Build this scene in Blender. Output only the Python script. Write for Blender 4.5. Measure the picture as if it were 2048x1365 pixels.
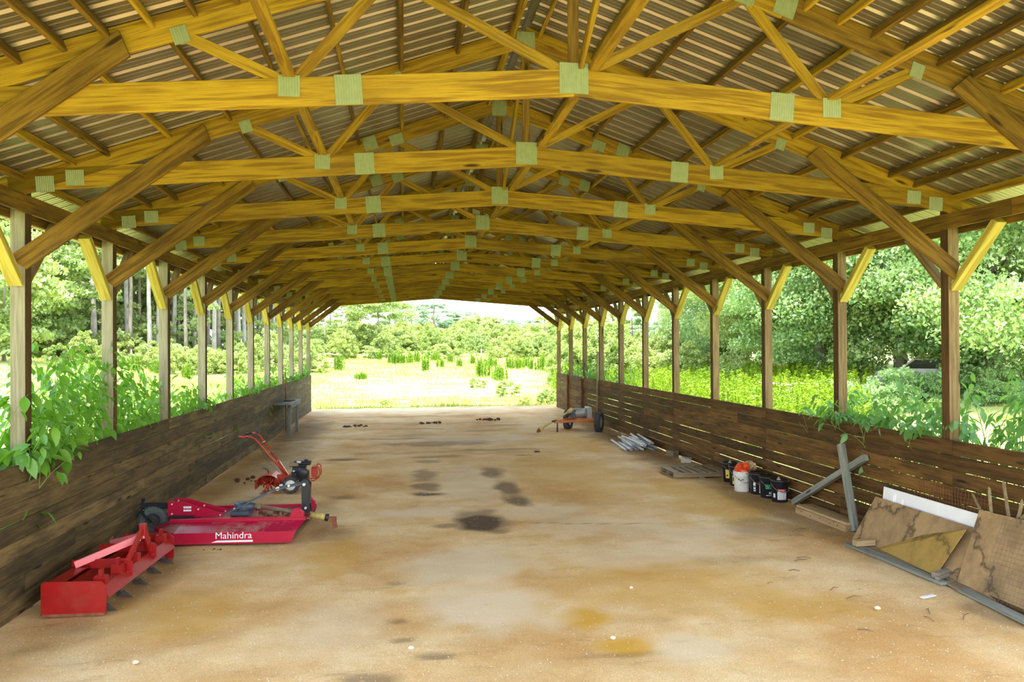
import bpy, math, random
import numpy as np
from mathutils import Vector, Matrix
R = random.Random(7)
NP = np.random.default_rng(11)
for o in list(bpy.data.objects): bpy.data.objects.remove(o)
sc = bpy.context.scene
col = sc.collection

# ------------------------------------------------------------------ camera, sky, sun, exposure
cam = bpy.data.objects.new('camera', bpy.data.cameras.new('camera')); col.objects.link(cam)
yaw, pit, rol = math.radians(8.028), math.radians(.36), math.radians(-.324)
fwd = Vector((math.sin(yaw)*math.cos(pit), math.cos(yaw)*math.cos(pit), math.sin(pit)))
rt = fwd.cross(Vector((0, 0, 1))).normalized(); up = rt.cross(fwd)
r2 = rt*math.cos(rol)+up*math.sin(rol); u2 = up*math.cos(rol)-rt*math.sin(rol)
m = Matrix((r2, u2, -fwd)).transposed().to_4x4(); m.translation = Vector((0, 0, 2.72))
cam.matrix_world = m
cam.data.sensor_width = 36; cam.data.lens = 36*1531/2048
cam.data.clip_end = 2000
sc.camera = cam
w = bpy.data.worlds.new('world'); sc.world = w; w.use_nodes = True
nt = w.node_tree; bg = nt.nodes['Background']
tc = nt.nodes.new('ShaderNodeTexCoord'); sp = nt.nodes.new('ShaderNodeSeparateXYZ')
cr = nt.nodes.new('ShaderNodeValToRGB')
nt.links.new(tc.outputs['Generated'], sp.inputs[0]); nt.links.new(sp.outputs[2], cr.inputs[0]); nt.links.new(cr.outputs[0], bg.inputs[0])
cr.color_ramp.elements[0].position = 0; cr.color_ramp.elements[0].color = (.93, .965, 1, 1)
cr.color_ramp.elements[1].position = .9; cr.color_ramp.elements[1].color = (.50, .68, 1, 1)
bg.inputs[1].default_value = 1.5
sun = bpy.data.objects.new('sun', bpy.data.lights.new('sun', 'SUN')); col.objects.link(sun)
sun.data.energy = 4.6; sun.data.angle = math.radians(2.0); sun.data.color = (1, .95, .86)
sun.rotation_euler = Vector((-.12, -.28, 1)).to_track_quat('Z', 'Y').to_euler()
vs = sc.view_settings; vs.view_transform = 'Standard'; vs.look = 'None'; vs.gamma = 1; vs.use_curve_mapping = False
vs.exposure = 1.75
sc.cycles.max_bounces = 10; sc.cycles.diffuse_bounces = 6; sc.cycles.glossy_bounces = 3; sc.cycles.transmission_bounces = 4
sc.cycles.sample_clamp_indirect = 8

# ------------------------------------------------------------------ helpers
def tag(o, label=None, cat=None, group=None, kind=None):
    if label: o['label'] = label
    if cat: o['category'] = cat
    if group: o['group'] = group
    if kind: o['kind'] = kind
    return o
def empty(name, loc=(0, 0, 0), rz=0, label=None, cat=None, group=None, kind=None, parent=None):
    o = bpy.data.objects.new(name, None); col.objects.link(o); o.empty_display_size = .1
    o.location = loc; o.rotation_euler = (0, 0, rz)
    if parent: o.parent = parent
    return tag(o, label, cat, group, kind)
def link(name, me, parent=None, mat4=None):
    o = bpy.data.objects.new(name, me); col.objects.link(o)
    if parent: o.parent = parent
    if mat4 is not None: o.matrix_local = mat4
    return o
def V(*a): return Vector(a)

class MB:
    def __init__(s): s.v = []; s.f = []; s.sm = []
    def add(s, vs, fs, smooth=False):
        b = len(s.v); s.v += [tuple(p) for p in vs]
        for f in fs: s.f.append(tuple(i+b for i in f)); s.sm.append(smooth)
        return s
    def box(s, c, d, rot=None, ch=0.0):
        # a box with chamfered edges along its longest axis when ch > 0
        x, y, z = d[0]/2, d[1]/2, d[2]/2; c = Vector(c)
        if ch > 0:
            ax = max(range(3), key=lambda i: d[i]); oth = [i for i in range(3) if i != ax]
            a, b = d[oth[0]]/2, d[oth[1]]/2; h = d[ax]/2
            ring = [(a-ch, -b), (a, -b+ch), (a, b-ch), (a-ch, b), (-a+ch, b), (-a, b-ch), (-a, -b+ch), (-a+ch, -b)]
            P = []
            for t in (-h, h):
                for (p, q) in ring:
                    v = [0, 0, 0]; v[ax] = t; v[oth[0]] = p; v[oth[1]] = q; P.append(Vector(v))
            F = [(i, (i+1) % 8, 8+(i+1) % 8, 8+i) for i in range(8)]+[tuple(range(7, -1, -1)), tuple(range(8, 16))]
        else:
            P = [Vector((i*x, j*y, k*z)) for i in (-1, 1) for j in (-1, 1) for k in (-1, 1)]
            F = [(0, 1, 3, 2), (4, 6, 7, 5), (0, 4, 5, 1), (2, 3, 7, 6), (0, 2, 6, 4), (1, 5, 7, 3)]
        if rot is not None: P = [rot @ p for p in P]
        return s.add([p+c for p in P], F)
    def bar(s, a, b, w_, h_, upv=(0, 0, 1), ch=0.0):
        a, b = Vector(a), Vector(b); x = (b-a); L = x.length; x.normalize(); u = Vector(upv)
        y = u.cross(x)
        if y.length < 1e-4: y = Vector((0, 1, 0)).cross(x)
        y.normalize(); z = x.cross(y)
        rot = Matrix((x, y, z)).transposed()
        return s.box((a+b)/2, (L, w_, h_), rot, ch)
    def tube(s, pts, r, n=8, cap=True, smooth=True):
        pts = [Vector(p) for p in pts]; rr = r if isinstance(r, (list, tuple)) else [r]*len(pts)
        b = len(s.v); prev = None
        for i, p in enumerate(pts):
            t = (pts[min(i+1, len(pts)-1)]-pts[max(i-1, 0)]).normalized()
            if prev is None:
                a = Vector((0, 0, 1)) if abs(t.z) < .9 else Vector((1, 0, 0)); u = a.cross(t).normalized()
            else: u = (prev-t*prev.dot(t)).normalized()
            prev = u; v_ = t.cross(u)
            for k in range(n):
                an = 2*math.pi*k/n; s.v.append(tuple(p+(u*math.cos(an)+v_*math.sin(an))*rr[i]))
        for i in range(len(pts)-1):
            for k in range(n):
                s.f.append((b+i*n+k, b+i*n+(k+1) % n, b+(i+1)*n+(k+1) % n, b+(i+1)*n+k)); s.sm.append(smooth)
        if cap:
            s.f.append(tuple(b+k for k in range(n-1, -1, -1))); s.sm.append(False)
            e = b+(len(pts)-1)*n; s.f.append(tuple(e+k for k in range(n))); s.sm.append(False)
        return s
    def lathe(s, prof, n=20, axis='Z', c=(0, 0, 0), closed=False):
        # prof: list of (radius, height)
        b = len(s.v); c = Vector(c)
        for (r, h) in prof:
            for k in range(n):
                an = 2*math.pi*k/n; p, q = r*math.cos(an), r*math.sin(an)
                v = {'Z': (p, q, h), 'X': (h, p, q), 'Y': (q, h, p)}[axis]
                s.v.append(tuple(Vector(v)+c))
        for i in range(len(prof)-(0 if closed else 1)):
            j = (i+1) % len(prof)
            for k in range(n):
                s.f.append((b+i*n+k, b+i*n+(k+1) % n, b+j*n+(k+1) % n, b+j*n+k)); s.sm.append(True)
        return s
    def prism(s, poly, t, at=(0, 0, 0), plane='XZ'):
        # polygon extruded by thickness t (centred); plane XZ -> extruded in Y
        n = len(poly); P = []
        for d in (-t/2, t/2):
            for (a, b_) in poly:
                P.append(Vector({'XZ': (a, d, b_), 'YZ': (d, a, b_), 'XY': (a, b_, d)}[plane])+Vector(at))
        return s.add(P, [tuple(range(n-1, -1, -1)), tuple(range(n, 2*n))]+[(i, (i+1) % n, n+(i+1) % n, n+i) for i in range(n)])
    def slab(s, cs, t):
        cs = [Vector(c) for c in cs]; nrm = (cs[1]-cs[0]).cross(cs[-1]-cs[0]).normalized()*t; n = len(cs)
        return s.add([c for c in cs]+[c+nrm for c in cs], [tuple(range(n)), tuple(range(2*n-1, n-1, -1))]+[(i, n+i, n+(i+1) % n, (i+1) % n) for i in range(n)])
    def mesh(s, name, mat, fix=True):
        me = bpy.data.meshes.new(name); me.from_pydata(s.v, [], s.f)
        me.polygons.foreach_set('use_smooth', s.sm)
        if fix:
            import bmesh
            bm = bmesh.new(); bm.from_mesh(me); bmesh.ops.recalc_face_normals(bm, faces=bm.faces[:]); bm.to_mesh(me); bm.free()
        me.materials.append(mat); return me
def part(name, mb, mat, parent=None, mat4=None): return link(name, mb.mesh(name, mat), parent, mat4)
def thing(name, mb, mat, label, cat, group=None, kind=None):
    # a one-mesh thing: origin moved to the base of its bounds
    P = np.array(mb.v); c = Vector(((P[:, 0].min()+P[:, 0].max())/2, (P[:, 1].min()+P[:, 1].max())/2, P[:, 2].min()))
    mb.v = [tuple(Vector(v)-c) for v in mb.v]
    o = part(name, mb, mat); o.location = c
    return tag(o, label, cat, group, kind)

_bm = {}
def beam_mesh(L, w_, h_, mat, name, ch=.004, cuts=(0, 0)):
    # timber along local X; ends may be cut on a slant (x shift of the top edge relative to the bottom edge)
    k = (round(L, 3), round(w_, 4), round(h_, 4), mat.name, cuts)
    if k in _bm: return _bm[k]
    a, b = w_/2, h_/2
    ring = [(a-ch, -b), (a, -b+ch), (a, b-ch), (a-ch, b), (-a+ch, b), (-a, b-ch), (-a, -b+ch), (-a+ch, -b)]
    nseg = max(1, min(6, int(L/1.0)))
    mb = MB(); P = []
    for i in range(nseg+1):
        t = i/nseg
        for (p, q) in ring:
            sh = (cuts[0]*(1-t)+cuts[1]*t)*q/h_ if i in (0, nseg) else 0
            P.append((-L/2+L*t+sh, p, q))
    F = [(j*8+i, j*8+(i+1) % 8, j*8+8+(i+1) % 8, j*8+8+i) for j in range(nseg) for i in range(8)]+[tuple(range(7, -1, -1)), tuple(range(nseg*8, nseg*8+8))]
    mb.add(P, F); _bm[k] = mb.mesh(name, mat); return _bm[k]
def frame(a, b, upv=(0, 0, 1)):
    a, b = Vector(a), Vector(b); x = (b-a).normalized(); u = Vector(upv); y = u.cross(x)
    if y.length < 1e-4: y = Vector((0, 1, 0)).cross(x)
    y.normalize(); z = x.cross(y); m4 = Matrix((x, y, z)).transposed().to_4x4(); m4.translation = (a+b)/2
    return m4
def beam(name, a, b, w_, h_, mat, parent=None, upv=(0, 0, 1), cuts=(0, 0), ch=None):
    L = (Vector(b)-Vector(a)).length
    return link(name, beam_mesh(L, w_, h_, mat, name, ch or min(.004, w_/8), cuts), parent, frame(a, b, upv))

# ------------------------------------------------------------------ materials
def newmat(name):
    m_ = bpy.data.materials.new(name); m_.use_nodes = True; n = m_.node_tree.nodes; l = m_.node_tree.links
    return m_, n, l, n['Principled BSDF']
def N(n, t, **k):
    o = n.new('ShaderNode'+t)
    for a, b in k.items(): setattr(o, a, b)
    return o
def ramp(n, stops):
    r = N(n, 'ValToRGB'); e = r.color_ramp.elements
    while len(e) < len(stops): e.new(.5)
    for i, (p, c) in enumerate(stops): e[i].position = p; e[i].color = (*c, 1) if len(c) == 3 else c
    return r
def coords(n, l, scale=(1, 1, 1), kind='Object', rnd=True):
    t = N(n, 'TexCoord'); mp = N(n, 'Mapping'); mp.inputs['Scale'].default_value = scale
    if rnd:
        oi = N(n, 'ObjectInfo'); ma = N(n, 'Math', operation='MULTIPLY'); ma.inputs[1].default_value = 37.0
        ad = N(n, 'VectorMath', operation='ADD'); l.new(oi.outputs['Random'], ma.inputs[0]); l.new(t.outputs[kind], ad.inputs[0]); l.new(ma.outputs[0], ad.inputs[1])
        l.new(ad.outputs[0], mp.inputs[0])
    else: l.new(t.outputs[kind], mp.inputs[0])
    return mp
def mixc(n, l, fac, a, b, blend='MIX'):
    x = N(n, 'Mix', data_type='RGBA', blend_type=blend)
    for i, s_ in ((0, fac), (6, a), (7, b)):
        if isinstance(s_, (int, float)): x.inputs[i].default_value = s_
        elif isinstance(s_, tuple): x.inputs[i].default_value = (*s_, 1) if len(s_) == 3 else s_
        else: l.new(s_, x.inputs[i])
    return x.outputs[2]
def wood(name, light, dark, blot=None, blotamt=.5, knots=True, rough=.75, grain=1.0, bscale=1.3, tone=1.0, rings=False):
    m_, n, l, p = newmat(name)
    c1 = coords(n, l, (.55, 9, 9)); ns = N(n, 'TexNoise'); ns.inputs['Scale'].default_value = 1.6; ns.inputs['Detail'].default_value = 3
    l.new(c1.outputs[0], ns.inputs[0])
    wv = N(n, 'Math', operation='MULTIPLY'); wv.inputs[1].default_value = 22; l.new(ns.outputs[0], wv.inputs[0])
    sn = N(n, 'Math', operation='SINE'); l.new(wv.outputs[0], sn.inputs[0])
    c2 = coords(n, l, (2.5, 70, 70)); n2 = N(n, 'TexNoise'); n2.inputs['Scale'].default_value = 2.0; n2.inputs['Detail'].default_value = 4; l.new(c2.outputs[0], n2.inputs[0])
    r1 = ramp(n, [(.0, (0, 0, 0)), (1, (1, 1, 1))]); ma = N(n, 'Math', operation='MULTIPLY_ADD'); ma.inputs[1].default_value = .28*grain; ma.inputs[2].default_value = 0
    l.new(sn.outputs[0], ma.inputs[0]); ad = N(n, 'Math', operation='ADD'); l.new(ma.outputs[0], ad.inputs[0]); l.new(n2.outputs[0], ad.inputs[1]); l.new(ad.outputs[0], r1.inputs[0])
    cc = mixc(n, l, r1.outputs[0], light, dark)
    # piece to piece tone
    oi = N(n, 'ObjectInfo'); hsv = N(n, 'HueSaturation'); mr = N(n, 'MapRange'); mr.inputs[3].default_value = 1-.2*tone; mr.inputs[4].default_value = 1+.18*tone
    l.new(oi.outputs['Random'], mr.inputs[0]); l.new(mr.outputs[0], hsv.inputs['Value']); l.new(cc, hsv.inputs['Color']); cc = hsv.outputs[0]
    if blot:
        c3 = coords(n, l, (.6, 2.4, 2.4)); n3 = N(n, 'TexNoise'); n3.inputs['Scale'].default_value = bscale; n3.inputs['Detail'].default_value = 5; n3.inputs['Roughness'].default_value = .65; l.new(c3.outputs[0], n3.inputs[0])
        r3 = ramp(n, [(.45, (0, 0, 0)), (.72, (blotamt,)*3)]); l.new(n3.outputs[0], r3.inputs[0]); cc = mixc(n, l, r3.outputs[0], cc, blot)
    if rings:
        c5 = coords(n, l, (1, 1, 1)); n5 = N(n, 'TexNoise'); n5.inputs['Scale'].default_value = 1.1; n5.inputs['Detail'].default_value = 6; n5.inputs['Roughness'].default_value = .6; l.new(c5.outputs[0], n5.inputs[0])
        r5 = ramp(n, [(.47, (0, 0, 0)), (.505, (.85,)*3), (.525, (.25,)*3), (.60, (0, 0, 0))]); l.new(n5.outputs[0], r5.inputs[0]); cc = mixc(n, l, r5.outputs[0], cc, blot)
    if knots:
        c4 = coords(n, l, (1.4, 7, 7)); vo = N(n, 'TexVoronoi'); vo.inputs['Scale'].default_value = .8; l.new(c4.outputs[0], vo.inputs[0])
        r4 = ramp(n, [(.07, (1, 1, 1)), (.14, (0, 0, 0))]); l.new(vo.outputs['Distance'], r4.inputs[0]); cc = mixc(n, l, r4.outputs[0], cc, tuple(x*.3 for x in dark))
    l.new(cc, p.inputs['Base Color']); p.inputs['Roughness'].default_value = rough; p.inputs['Specular IOR Level'].default_value = .25
    b = N(n, 'Bump'); b.inputs['Strength'].default_value = .35; b.inputs['Distance'].default_value = .01; l.new(n2.outputs[0], b.inputs['Height']); l.new(b.outputs[0], p.inputs['Normal'])
    return m_
def plain(name, c, rough=.5, metal=0, var=.12, scale=6, bump=.1, dirt=None, dirtamt=.4):
    m_, n, l, p = newmat(name); cd = coords(n, l)
    ns = N(n, 'TexNoise'); ns.inputs['Scale'].default_value = scale; ns.inputs['Detail'].default_value = 5; l.new(cd.outputs[0], ns.inputs[0])
    r = ramp(n, [(.3, tuple(x*(1-var) for x in c)), (.7, tuple(min(1, x*(1+var)) for x in c))]); l.new(ns.outputs[0], r.inputs[0]); cc = r.outputs[0]
    if dirt:
        n2 = N(n, 'TexNoise'); n2.inputs['Scale'].default_value = scale*.7; n2.inputs['Detail'].default_value = 8; n2.inputs['Roughness'].default_value = .7; l.new(cd.outputs[0], n2.inputs[0])
        r2_ = ramp(n, [(.48, (0, 0, 0)), (.66, (dirtamt,)*3)]); l.new(n2.outputs[0], r2_.inputs[0]); cc = mixc(n, l, r2_.outputs[0], cc, dirt)
    l.new(cc, p.inputs['Base Color']); p.inputs['Roughness'].default_value = rough; p.inputs['Metallic'].default_value = metal
    if bump:
        b = N(n, 'Bump'); b.inputs['Strength'].default_value = bump; b.inputs['Distance'].default_value = .01; l.new(ns.outputs[0], b.inputs['Height']); l.new(b.outputs[0], p.inputs['Normal'])
    return m_
def leafmat(name, a, b, trans=.45, rough=.55, scale=.5):
    m_, n, l, p = newmat(name); n.remove(p); out = n['Material Output']
    ge = N(n, 'NewGeometry'); cd = N(n, 'TexCoord'); ns = N(n, 'TexNoise'); ns.inputs['Scale'].default_value = scale; ns.inputs['Detail'].default_value = 3
    l.new(cd.outputs['Object'], ns.inputs[0])
    ad = N(n, 'Math', operation='ADD'); l.new(ge.outputs['Random Per Island'], ad.inputs[0]); l.new(ns.outputs[0], ad.inputs[1])
    oi = N(n, 'ObjectInfo'); ad2 = N(n, 'Math', operation='ADD'); l.new(ad.outputs[0], ad2.inputs[0]); l.new(oi.outputs['Random'], ad2.inputs[1])
    mu = N(n, 'Math', operation='MULTIPLY'); mu.inputs[1].default_value = .4; l.new(ad2.outputs[0], mu.inputs[0])
    cc = mixc(n, l, mu.outputs[0], a, b)
    d = N(n, 'BsdfDiffuse'); t = N(n, 'BsdfTranslucent'); g = N(n, 'BsdfGlossy'); g.inputs['Roughness'].default_value = .45; g.inputs['Color'].default_value = (.8, .85, .8, 1)
    l.new(cc, d.inputs[0]); tcx = mixc(n, l, .5, cc, (1.0, 1.0, .25), 'MULTIPLY'); l.new(tcx, t.inputs[0])
    m1 = N(n, 'MixShader'); m1.inputs[0].default_value = trans; l.new(d.outputs[0], m1.inputs[1]); l.new(t.outputs[0], m1.inputs[2])
    m2 = N(n, 'MixShader'); m2.inputs[0].default_value = .05; l.new(m1.outputs[0], m2.inputs[1]); l.new(g.outputs[0], m2.inputs[2])
    l.new(m2.outputs[0], out.inputs[0]); return m_

M = {}
M['pine'] = wood('treated_pine', (.35, .215, .012), (.18, .092, .005), blot=(.13, .07, .008), blotamt=.6, grain=1.5)
M['pine_dark'] = wood('treated_pine_brown', (.23, .13, .014), (.10, .05, .006), blot=(.04, .02, .007), blotamt=.75, grain=1.4)
M['brace'] = wood('yellow_brace_wood', (.50, .41, .09), (.30, .23, .035), blot=(.25, .19, .03), blotamt=.4, grain=1.4)
M['post_grey'] = wood('weathered_grey_post', (.36, .335, .225), (.21, .185, .11), blot=(.15, .13, .07), blotamt=.5)
M['post_inner'] = wood('dark_brown_inner_face', (.12, .065, .02), (.06, .03, .01), blot=(.03, .016, .008), blotamt=.6)
M['post_brown'] = wood('weathered_brown_post', (.27, .19, .085), (.135, .085, .03), blot=(.075, .045, .02), blotamt=.65)
M['plank_grey'] = wood('weathered_plank_grey', (.185, .125, .050), (.07, .044, .016), blot=(.026, .02, .013), blotamt=.9, bscale=2.0, tone=2.0)
M['plank_brown'] = wood('weathered_plank_brown', (.185, .098, .024), (.07, .033, .008), blot=(.026, .014, .007), blotamt=.8, bscale=1.6, tone=2.0)
M['grey_timber'] = wood('silver_grey_timber', (.33, .345, .30), (.17, .185, .155), blot=(.11, .12, .10), blotamt=.6)
M['pale_lumber'] = wood('pale_dusty_lumber', (.48, .34, .18), (.32, .21, .10), blot=(.22, .15, .08), blotamt=.5)
M['pallet'] = wood('pallet_wood', (.36, .29, .175), (.21, .155, .085), blot=(.11, .085, .055), blotamt=.5)
M['ply'] = wood('stained_plywood', (.44, .30, .15), (.35, .23, .11), blot=(.07, .045, .03), blotamt=.6, knots=False, grain=.4, bscale=1.0, rings=True)
M['ply_yellow'] = wood('yellow_plywood', (.42, .28, .075), (.31, .20, .05), blot=(.12, .08, .03), blotamt=.5, knots=False, grain=.4, rings=True)
M['plate'] = plain('galvanised_plate', (.30, .34, .18), .5, .15, .06, 20)
M['white'] = plain('white_painted', (.88, .89, .92), .5, 0, .03)
M['red'] = plain('red_paint', (.33, .002, .003), .42, 0, .1, 5, .05, (.30, .07, .04), .3)
M['red_light'] = plain('faded_red_strap', (.85, .22, .24), .4, 0, .05)
M['magenta'] = plain('crimson_paint', (.40, .006, .045), .25, 0, .1, 4, .05, (.45, .27, .22), .75)
M['crimson'] = plain('crimson_clean', (.46, .006, .04), .28, 0, .06, 4, .04, (.3, .05, .05), .3)
M['orange_red'] = plain('orange_red_enamel', (.48, .045, .015), .35, .1, .1)
M['orange'] = plain('orange_frame_paint', (.60, .16, .03), .55, 0, .15, 5, .1, (.25, .08, .03), .5)
M['black'] = plain('black_paint', (.018, .02, .025), .4, 0, .15)
M['steelblue'] = plain('dark_blue_grey_steel', (.07, .09, .12), .45, .2, .15)
M['rubber'] = plain('tyre_rubber', (.045, .047, .045), .85, 0, .25, 12, .3, (.20, .17, .13), .4)
M['rubber_grey'] = plain('dusty_tyre_rubber', (.10, .12, .11), .85, 0, .2, 12, .3)
M['steel'] = plain('bare_steel', (.34, .34, .31), .5, .5, .1)
M['bolt'] = plain('zinc_bolt', (.75, .76, .72), .4, .3, .05)
M['greymetal'] = plain('grey_green_housing', (.36, .37, .31), .5, .2, .12)
M['rust'] = plain('rusty_iron', (.24, .08, .035), .85, .1, .3, 14, .3)
M['oldyellow'] = plain('dirty_yellow_guard', (.56, .44, .13), .6, 0, .15, 8, .1, (.25, .17, .08), .5)
M['brownshaft'] = plain('brown_shaft', (.23, .16, .09), .7, .1, .3, 9)
M['shank'] = plain('worn_dark_steel', (.12, .105, .095), .55, .5, .3, 9)
M['pvc'] = plain('pale_pipe', (.66, .68, .68), .5, 0, .1, 6, .05, (.25, .22, .18), .5)
M['pipegrey'] = plain('grey_pipe', (.25, .30, .36), .5, .2, .1)
M['dark'] = plain('dark_inside', (.01, .01, .01), .9)
M['whiteplastic'] = plain('white_plastic', (.80, .80, .76), .5, 0, .05, 8, .03, (.35, .27, .18), .3)
M['blackplastic'] = plain('black_plastic', (.012, .014, .018), .35, 0, .1)
M['labelwhite'] = plain('label_white', (.70, .74, .80), .6)
M['labelyellow'] = plain('label_yellow', (.80, .62, .10), .6)
M['labelpink'] = plain('label_pink', (.70, .25, .25), .6)
M['labelgreen'] = plain('label_green', (.05, .38, .20), .6)
M['labelred'] = plain('label_maroon', (.30, .02, .03), .6)
M['ink'] = plain('ink_dark', (.03, .03, .05), .6)
M['redbag'] = plain('red_plastic_bag', (.75, .08, .015), .35, 0, .25, 9)
M['bluebag'] = plain('blue_white_bag', (.20, .42, .72), .4, 0, .3, 12)
M['tanbag'] = plain('tan_paper_bag', (.55, .36, .20), .7, 0, .2, 12)
M['stone'] = plain('pale_pebble', (.74, .63, .44), .8, 0, .15, 3)
M['block'] = plain('concrete_block', (.52, .50, .44), .9, 0, .15, 8, .3)
M['dung'] = plain('dark_clod', (.10, .05, .025), .95, 0, .3, 10, .4)
M['twig'] = plain('dry_twig', (.22, .14, .07), .9, 0, .3, 6)
M['stem'] = plain('green_stem', (.20, .34, .07), .6, 0, .2)
M['bark'] = plain('grey_bark', (.24, .20, .16), .95, 0, .3, 3, .6)
M['bark_pale'] = plain('pale_pine_bark', (.40, .36, .33), .95, 0, .25, 2, .5)
M['carwhite'] = plain('white_car_paint', (.8, .8, .82), .3)
M['glass'] = plain('dark_glass', (.02, .025, .03), .1)
M['deadwood'] = plain('dead_branches', (.55, .42, .32), .9, 0, .2)
M['leaf_big'] = leafmat('broad_leaf', (.045, .20, .02), (.20, .42, .035), .40, scale=3)
M['leaf_right'] = leafmat('broad_leaf_bluegreen', (.05, .20, .055), (.20, .40, .08), .40, scale=3)
M['tree_a'] = leafmat('tree_leaf_fresh', (.14, .27, .08), (.58, .66, .26), .42)
M['tree_b'] = leafmat('tree_leaf_cool', (.11, .28, .10), (.52, .66, .28), .42)
M['tree_c'] = leafmat('tree_leaf_far', (.20, .32, .22), (.42, .54, .36), .35)  # distance haze put into the leaf colour: paler and bluer for far trees
M['pine_leaf'] = leafmat('pine_needles', (.22, .33, .12), (.50, .58, .24), .38)
M['shrub'] = leafmat('shrub_leaf', (.17, .30, .06), (.56, .62, .22), .40)
M['weed'] = leafmat('weed_leaf', (.16, .30, .006), (.40, .54, .02), .45)
M['weed_dark'] = leafmat('weed_leaf_dark', (.10, .24, .004), (.28, .44, .014), .4)
M['grass'] = leafmat('grass_blade', (.27, .38, .05), (.56, .58, .17), .35)

# corrugated roof steel
m_, n, l, p = newmat('roof_steel'); cd = coords(n, l, (1, 1, 1)); ns = N(n, 'TexNoise'); ns.inputs['Scale'].default_value = 1.2; ns.inputs['Detail'].default_value = 4; l.new(cd.outputs[0], ns.inputs[0])
rr = ramp(n, [(.3, (.21, .18, .125)), (.7, (.33, .295, .22))]); l.new(ns.outputs[0], rr.inputs[0]); l.new(rr.outputs[0], p.inputs['Base Color'])
p.inputs['Metallic'].default_value = .75; p.inputs['Roughness'].default_value = .34; M['roof'] = m_
# the dirt floor: stain attribute gives dark, ochre and pale patches
m_, n, l, p = newmat('dirt_floor'); cd = coords(n, l, (1, 1, 1), rnd=False)
def noise(sc_, det=5, rg=.6, src=None):
    q = N(n, 'TexNoise'); q.inputs['Scale'].default_value = sc_; q.inputs['Detail'].default_value = det; q.inputs['Roughness'].default_value = rg
    l.new((src or cd).outputs[0], q.inputs[0]); return q
r_ = ramp(n, [(.34, (.60, .34, .12)), (.52, (.77, .53, .255)), (.68, (.85, .66, .38))]); l.new(noise(.55, 5).outputs[0], r_.inputs[0]); cc = r_.outputs[0]
r_b = ramp(n, [(.38, (0, 0, 0)), (.72, (.5, .5, .5))]); l.new(noise(1.7, 6, .7).outputs[0], r_b.inputs[0]); cc = mixc(n, l, r_b.outputs[0], cc, (.58, .30, .08))
cm = coords(n, l, (.6, 2.2, 1), rnd=False); r_c = ramp(n, [(.56, (0, 0, 0)), (.70, (.45,)*3)]); l.new(noise(2.2, 8, .75, cm).outputs[0], r_c.inputs[0]); cc = mixc(n, l, r_c.outputs[0], cc, (.24, .14, .07))
r_d = ramp(n, [(.35, (.62, .62, .62)), (.65, (1.25, 1.25, 1.25))]); nf = noise(70, 4, .8); l.new(nf.outputs[0], r_d.inputs[0]); cc = mixc(n, l, .7, cc, r_d.outputs[0], 'MULTIPLY')
at_ = N(n, 'Attribute', attribute_name='stain'); se = N(n, 'SeparateColor'); l.new(at_.outputs['Color'], se.inputs[0])
nb = noise(4, 6, .7); mr = N(n, 'MapRange'); mr.inputs[1].default_value = .22; mr.inputs[2].default_value = .42; l.new(nb.outputs[0], mr.inputs[0])
for i, c_ in ((1, (.62, .34, .045)), (2, (.76, .62, .42)), (0, (.10, .062, .035))):
    mu = N(n, 'Math', operation='MULTIPLY'); l.new(se.outputs[i], mu.inputs[0]); l.new(mr.outputs[0], mu.inputs[1]); mu.use_clamp = True; cc = mixc(n, l, mu.outputs[0], cc, c_)
l.new(cc, p.inputs['Base Color']); p.inputs['Roughness'].default_value = .9; p.inputs['Specular IOR Level'].default_value = .2
b1 = N(n, 'Bump'); b1.inputs['Strength'].default_value = .5; b1.inputs['Distance'].default_value = .02; l.new(noise(28, 6, .75).outputs[0], b1.inputs['Height']); l.new(b1.outputs[0], p.inputs['Normal']); M['dirt'] = m_
# field ground
m_, n, l, p = newmat('field_ground'); cd = coords(n, l, (1, 1, 1), rnd=False)
r_ = ramp(n, [(.35, (.28, .35, .06)), (.5, (.45, .49, .14)), (.66, (.60, .54, .24))]); l.new(noise(.25, 6, .7).outputs[0], r_.inputs[0])
r_d = ramp(n, [(.35, (.7, .7, .7)), (.65, (1.1, 1.1, 1.1))]); l.new(noise(9, 4).outputs[0], r_d.inputs[0]); cc = mixc(n, l, .8, r_.outputs[0], r_d.outputs[0], 'MULTIPLY')
l.new(cc, p.inputs['Base Color']); p.inputs['Roughness'].default_value = .95; p.inputs['Specular IOR Level'].default_value = .1; M['field'] = m_

# ------------------------------------------------------------------ ground
XL, XR, XM, S = -3.92, 6.68, 1.38, 2.44
WT = 1.534
def Yk(k): return 8.626+(k-1)*S
def sm(t): t = np.clip(t, 0, 1); return t*t*(3-2*t)
def terr(x, y):
    return np.maximum(np.maximum(sm((-x-7)/24)*2.15, np.clip((y-42)/45, 0, 1.3)**1.2*2.2), sm((x-11)/18)*1.25)
def grid(x0, x1, y0, y1, st):
    xs = np.arange(x0, x1+st/2, st); ys = np.arange(y0, y1+st/2, st); X, Y = np.meshgrid(xs, ys); nx, ny = len(xs), len(ys)
    i = np.arange(nx*ny).reshape(ny, nx); F = np.stack([i[:-1, :-1], i[:-1, 1:], i[1:, 1:], i[1:, :-1]], -1).reshape(-1, 4)
    return X.ravel(), Y.ravel(), F
def npmesh(name, Vt, F, mat, smooth=False):
    me = bpy.data.meshes.new(name); k = F.shape[1]
    me.vertices.add(len(Vt)); me.vertices.foreach_set('co', Vt.astype(np.float32).ravel())
    me.loops.add(F.size); me.loops.foreach_set('vertex_index', F.astype(np.int32).ravel())
    me.polygons.add(len(F)); me.polygons.foreach_set('loop_start', np.arange(0, F.size, k, dtype=np.int32))
    if smooth: me.polygons.foreach_set('use_smooth', np.ones(len(F), bool))
    me.update(calc_edges=True); me.materials.append(mat); return me
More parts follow.
